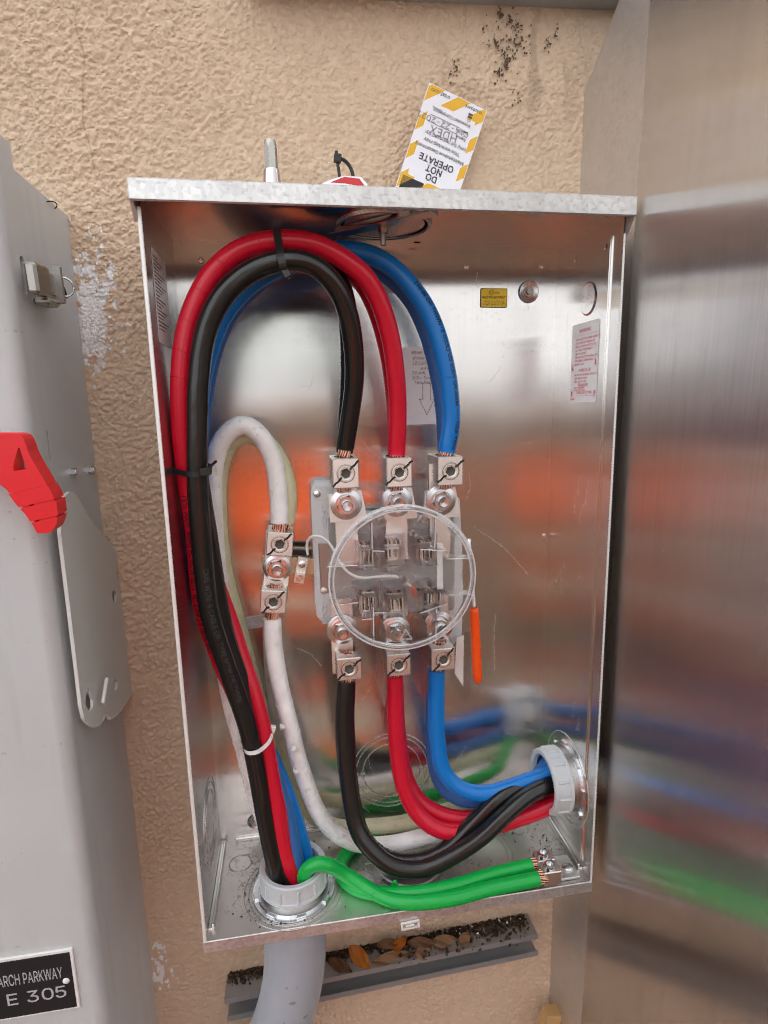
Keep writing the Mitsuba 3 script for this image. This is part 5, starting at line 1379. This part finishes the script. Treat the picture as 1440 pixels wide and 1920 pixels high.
# local: x from the tag's left edge to its right edge, y up the tag (down in the picture), the bottom edge of the tag is y = 0
put(TG + '__card', at(extrude(sbox(0, 0, Wt, Ht).buffer(0.0, 4), 0.0005), MTG), 'tag_white')
card = sbox(0.0008, 0.0008, Wt - 0.0008, Ht - 0.0008)
band = card.difference(sbox(0.011, 0.0200, Wt - 0.011, Ht - 0.046).buffer(0.002))
st_ = unary_union([Polygon([(x, -0.02), (x + 0.017, -0.02), (x + 0.017 + 0.19, 0.17), (x + 0.19, 0.17)]) for x in np.arange(-0.24, 0.20, 0.0345)])
m = extrude(band.intersection(st_), 0.0003)
m.apply_translation((0, 0, 0.0005))
put(TG + '__yellow_stripes', at(m, MTG), 'tag_yellow')
M4 = MTG.copy(); M4[:3, 3] += MTG[:3, 2] * 0.0008
xm = Wt / 2
put(TG + '__lettering', cat(flat_text([('OPERATE', xm, 0.0765, 0.0074, 'c', True), ('NOT', xm, 0.0862, 0.0074, 'c', True), ('DO', xm, 0.0957, 0.0074, 'c', True)], M4), flat_text([
    ('Maintenance Department', xm, 0.0668, 0.0040, 'c', False), ('This lock/tag may', xm, 0.0588, 0.0042, 'c', False), ('only be removed by:', xm - 0.002, 0.0508, 0.0042, 'c', False),
    ('Name', 0.0135, 0.0405, 0.0036, 'l', False), ('Dept', 0.0135, 0.0325, 0.0030, 'l', False), ('Expected Completion', 0.0135, 0.0238, 0.0036, 'l', False),
    ('TRADESAFE', 0.004, 0.0040, 0.0030, 'l', False), ('trdsf.com', Wt - 0.005, 0.0040, 0.0040, 'r', False)], M4),
    *[at(box((x0, y, 0), (x1, y + 0.0004, 0.0003)), M4) for x0, x1, y in ((0.026, Wt - 0.013, 0.0398), (0.026, Wt - 0.013, 0.0318), (0.052, Wt - 0.013, 0.0228))],
    at(cat(box((0.0150, 0.0135, 0), (0.0205, 0.0140, 0.0002)), box((0.0150, 0.0115, 0), (0.0205, 0.0130, 0.0002)), box((0.0150, 0.0148, 0), (0.0205, 0.0168, 0.0002)), at(ring(0.0014, 0.0019, 0.0002, 16), frame((0.0177, 0.0195, 0), (1, 0, 0), (0, 1, 0)))), M4)), 'ink')
put(TG + '__handwriting', cat(at(text('HDEX', 0.0088, 0.0002, False, 'l', 1.1), M4.dot(frame((0.024, 0.0412, 0), (1, 0.05, 0), (-0.05, 1, 0)))), at(text('4-22-2021', 0.0062, 0.0002, False, 'l', 1.15), M4.dot(frame((0.024, 0.0330, 0), (1, 0.02, 0), (-0.02, 1, 0)))),
    at(text('City', 0.0062, 0.0002, False, 'l', 0.9), M4.dot(frame((0.0125, 0.0325, 0), (1, 0.1, 0), (-0.1, 1, 0))))), 'pencil')
m = extrude(sbox(Wt - 0.032, 0.1085, Wt - 0.004, 0.148), 0.0003)
m.apply_translation((0, 0, 0.0005))
put(TG + '__black_panel', at(m, MTG), 'ink')

# ------------------------------------------------------------------ the photographer, seen only as the orange glow mirrored in the metal
plain('hivis_orange', (0.86, 0.15, 0.03), 0.7, 0.2)
plain('reflective_tape', (0.80, 0.80, 0.72), 0.35, 0.5)
plain('dark_trousers', (0.035, 0.04, 0.055), 0.8, 0.2)
plain('skin', (0.50, 0.30, 0.21), 0.55, 0.35)
plain('hair', (0.03, 0.02, 0.015), 0.6, 0.3)
plain('boot', (0.05, 0.035, 0.02), 0.6, 0.3)
PH = thing('person', 'person in an orange shirt holding up a phone, mirrored as an orange glow', 'person')


def ball(p, r):
    return m3.Manifold.sphere(r, 20).translate(tuple(map(float, p)))


def limb(ps, rs):
    return m3.Manifold.batch_boolean([m3.Manifold.batch_hull([ball(ps[i], rs[i]), ball(ps[i + 1], rs[i + 1])]) for i in range(len(ps) - 1)], m3.OpType.Add)


def skin_of(bones, edge=0.02, it=12):
    m = m3.Manifold.batch_boolean(bones, m3.OpType.Add).refine_to_length(edge)
    t = to_tm(m)
    t.merge_vertices()
    trimesh.smoothing.filter_taubin(t, lamb=0.5, nu=0.52, iterations=it)
    return t


px0, py0 = 0.10, -1.24
g = ZG
hip, chest, neck = V(px0, py0 - 0.02, g + 0.93), V(px0, py0, g + 1.25), V(px0, py0 + 0.01, g + 1.50)
head = V(px0, py0 + 0.05, g + 1.64)
hands = {-1: V(px0 + 0.025 - 0.055, -0.800, 0.600), 1: V(px0 + 0.025 + 0.055, -0.800, 0.590)}
torso = [m3.Manifold.batch_hull([ball(hip + V(s * 0.10, 0, 0), 0.125) for s in (-1, 1)] + [ball(chest + V(s * 0.10, 0, -0.05), 0.12) for s in (-1, 1)]),
         m3.Manifold.batch_hull([ball(chest + V(s * 0.11, 0, 0), 0.125) for s in (-1, 1)] + [ball(chest + V(s * 0.165, 0, 0.16), 0.068) for s in (-1, 1)] + [ball(neck + V(0, 0, -0.05), 0.06)])]
skin, sleeves = [limb([neck + V(0, 0, -0.06), head + V(0, -0.01, -0.06)], [0.062, 0.055])], []
skin += [m3.Manifold.batch_hull([ball(head + V(0, -0.015, 0.04), 0.092), ball(head + V(0, 0.035, -0.03), 0.066), ball(head + V(0, 0.045, -0.085), 0.042)]),
         limb([head + V(0, 0.10, 0.01), head + V(0, 0.122, -0.028)], [0.010, 0.015])]
for s in (-1, 1):
    skin.append(m3.Manifold.sphere(0.03, 14).scale((0.35, 0.7, 1.0)).translate(tuple(head + V(s * 0.088, -0.005, -0.01))))
    sh, hd = chest + V(s * 0.185, 0, 0.155), hands[s] + V(s * 0.02, -0.06, -0.03)
    el = (sh + hd) / 2 + V(s * 0.10, -0.03, -0.20)
    sleeves.append(limb([sh, el, el + (hd - el) * 0.72], [0.070, 0.056, 0.043]))
    skin.append(limb([el + (hd - el) * 0.6, hd], [0.036, 0.027]))
    palm = hands[s] + V(s * 0.008, -0.012, 0.0)
    skin.append(m3.Manifold.batch_hull([ball(hd, 0.024), ball(palm + V(s * 0.004, -0.006, 0.035), 0.013), ball(palm + V(s * 0.004, -0.006, -0.035), 0.013)]))
    for k, (dz, ln) in enumerate(((0.036, 0.030), (0.014, 0.034), (-0.008, 0.032), (-0.029, 0.025))):
        a = palm + V(s * 0.002, 0.0, dz)
        skin.append(limb([a, a + V(s * 0.004, 0.024, 0.002), a + V(-s * 0.014, 0.024 + 0.006, 0.002), a + V(-s * (0.014 + ln * 0.5), 0.028, 0.0)], [0.0092, 0.0088, 0.0080, 0.0072]))
    skin.append(limb([palm + V(0, -0.012, 0.03), palm + V(-s * 0.018, -0.010, 0.045), palm + V(-s * 0.036, -0.004, 0.046)], [0.0115, 0.0100, 0.0085]))
put(PH + '__skin', skin_of(skin, 0.007, 8), 'skin', smooth=True)
put(PH + '__shirt', skin_of(torso + sleeves, 0.02, 10), 'hivis_orange', smooth=True)
hairm = m3.Manifold.sphere(0.101, 28).translate(tuple(head + V(0, -0.022, 0.046))) - m3.Manifold.cube((0.4, 0.2, 0.16)).translate(tuple(head + V(-0.2, 0.055, -0.14)))
put(PH + '__hair', hairm, 'hair', smooth=40)
for s in (-1, 1):
    put(PH + '__eye', at(trimesh.creation.icosphere(2, 0.0125), frame(head + V(s * 0.032, 0.083, 0.012), (1, 0, 0), (0, 1, 0))), 'ink', smooth=True)
put(PH + '__mouth', limb([head + V(-0.024, 0.083, -0.068), head + V(0, 0.090, -0.070), head + V(0.024, 0.083, -0.068)], [0.004, 0.006, 0.004]), 'pink_tip', smooth=True)
legs = []
for s in (-1, 1):
    h0 = hip + V(s * 0.095, 0, -0.03)
    legs.append(limb([h0, V(h0[0] + s * 0.03, py0 + 0.02, g + 0.50), V(h0[0] + s * 0.05, py0 - 0.01, g + 0.10)], [0.105, 0.066, 0.052]))
    a = V(h0[0] + s * 0.05, py0 - 0.02, g + 0.055)
    put(PH + '__boot', skin_of([limb([a + V(0, 0, 0.08), a, a + V(s * 0.02, 0.17, -0.012)], [0.056, 0.055, 0.042])], 0.02, 6), 'boot', smooth=True)
put(PH + '__trousers', skin_of(legs + [m3.Manifold.batch_hull([ball(hip + V(sx * 0.09, 0, -0.02), 0.118) for sx in (-1, 1)])], 0.025, 8), 'dark_trousers', smooth=True)


def band(z, a, b, h=0.05):
    t = np.linspace(0, 2 * math.pi, 49)
    v = np.vstack([np.stack([px0 + a * np.cos(t), py0 - 0.01 + b * np.sin(t), t * 0 + zz], 1) for zz in (z - h / 2, z + h / 2)])
    n = len(t)
    return tm(v, [[i, i + 1, n + i + 1] for i in range(n - 1)] + [[i, n + i + 1, n + i] for i in range(n - 1)])


for z, a, b in ((g + 1.02, 0.236, 0.137), (g + 1.17, 0.236, 0.137)):
    put(PH + '__reflective_band', band(z, a, b), 'reflective_tape', smooth=True)
PN = thing('phone', 'black phone held up in both hands in front of the person', 'phone')
put(PN + '__case', bevel_box((px0 + 0.025 - 0.037, -0.790, 0.520), (px0 + 0.025 + 0.037, -0.7815, 0.672), 0.003), 'black_plastic')
put(PN + '__lens', at(cyl(0.006, 0.001, 24), frame((px0 + 0.025, -0.7815, 0.606), (1, 0, 0), (0, 0, -1))), 'ink')

plain('cone_orange', (0.90, 0.11, 0.01), 0.5, 0.4)
for x, y, lab in ((0.235, -1.02, 'orange traffic cone with white bands, right of the person and mirrored low in the enclosure'), (-0.16, -1.10, 'orange traffic cone with white bands, left of the person')):
    k = thing('traffic_cone', lab, 'traffic cone', 'traffic cones in front of the person')
    M = frame((x, y, ZG), (1, 0, 0), (0, 1, 0))
    put(k + '__body', at(lathe([(0.145, 0.03), (0.035, 0.76), (0.025, 0.765), (0.02, 0.75)], 40), M), 'cone_orange', smooth=40)
    put(k + '__base', at(bevel_box((-0.19, -0.19, 0), (0.19, 0.19, 0.03), 0.01), M), 'black_plastic')
    for z0, z1 in ((0.60, 0.70), (0.42, 0.50)):
        r0, r1 = (0.145 - 0.11 * (z - 0.03) / 0.73 + 0.0015 for z in (z0, z1))
        put(k + '__reflective_collar', at(lathe([(r0, z0), (r1, z1)], 40), M), 'reflective_tape', smooth=True)

# trees across the yard, behind the person, seen only as a pale green tint in the metal
plain('bark', (0.10, 0.075, 0.055), 0.9, 0.1)
plain('leaf_green', (0.075, 0.115, 0.025), 0.6, 0.3)
for i, (x, y, hh, rr_, lab) in enumerate(((0.9, -15.0, 4.3, 2.0, 'leafy green tree across the yard straight behind the person'), (6.5, -19.0, 4.6, 2.2, 'leafy green tree across the yard, farther right'))):
    k = thing('tree', lab, 'tree', 'trees across the yard')
    r = np.random.default_rng(100 + i)
    b0 = V(x, y, ZG)
    put(k + '__trunk', tube(spline([b0, b0 + V(0.1, 0, 1.2), b0 + V(-0.05, 0.1, 2.4), b0 + V(0.1, 0, hh - 1.0)], 0.15), 0.13, 10), 'bark', smooth=True)
    for q in range(5):
        a = q * 2.4
        put(k + '__limb', tube(spline([b0 + V(0, 0, 2.0 + 0.3 * q), b0 + V(0.7 * math.cos(a), 0.7 * math.sin(a), 2.7 + 0.3 * q), b0 + V(1.5 * math.cos(a), 1.5 * math.sin(a), 3.1 + 0.35 * q)], 0.15), 0.05, 8), 'bark', smooth=True)
    cl = b0 + V(0, 0, hh - 1.2) + r.normal(0, 1, (46, 3)) * np.array([rr_ * 0.50, rr_ * 0.50, rr_ * 0.36])
    p = cl[r.integers(0, 46, 2600)] + r.normal(0, 0.26, (2600, 3))
    u = r.normal(0, 1, (2600, 3)); u /= np.linalg.norm(u, axis=1, keepdims=True)
    w = np.cross(u, r.normal(0, 1, (2600, 3))); w /= np.linalg.norm(w, axis=1, keepdims=True)
    v = np.stack([p - u * 0.13, p + w * 0.05, p + u * 0.13, p - w * 0.05], 1).reshape(-1, 3)
    f = np.arange(2600)[:, None] * 4 + np.array([[0, 1, 2, 0, 2, 3]])
    put(k + '__crown', tm(v, f.reshape(-1, 3)), 'leaf_green', kind='stuff')
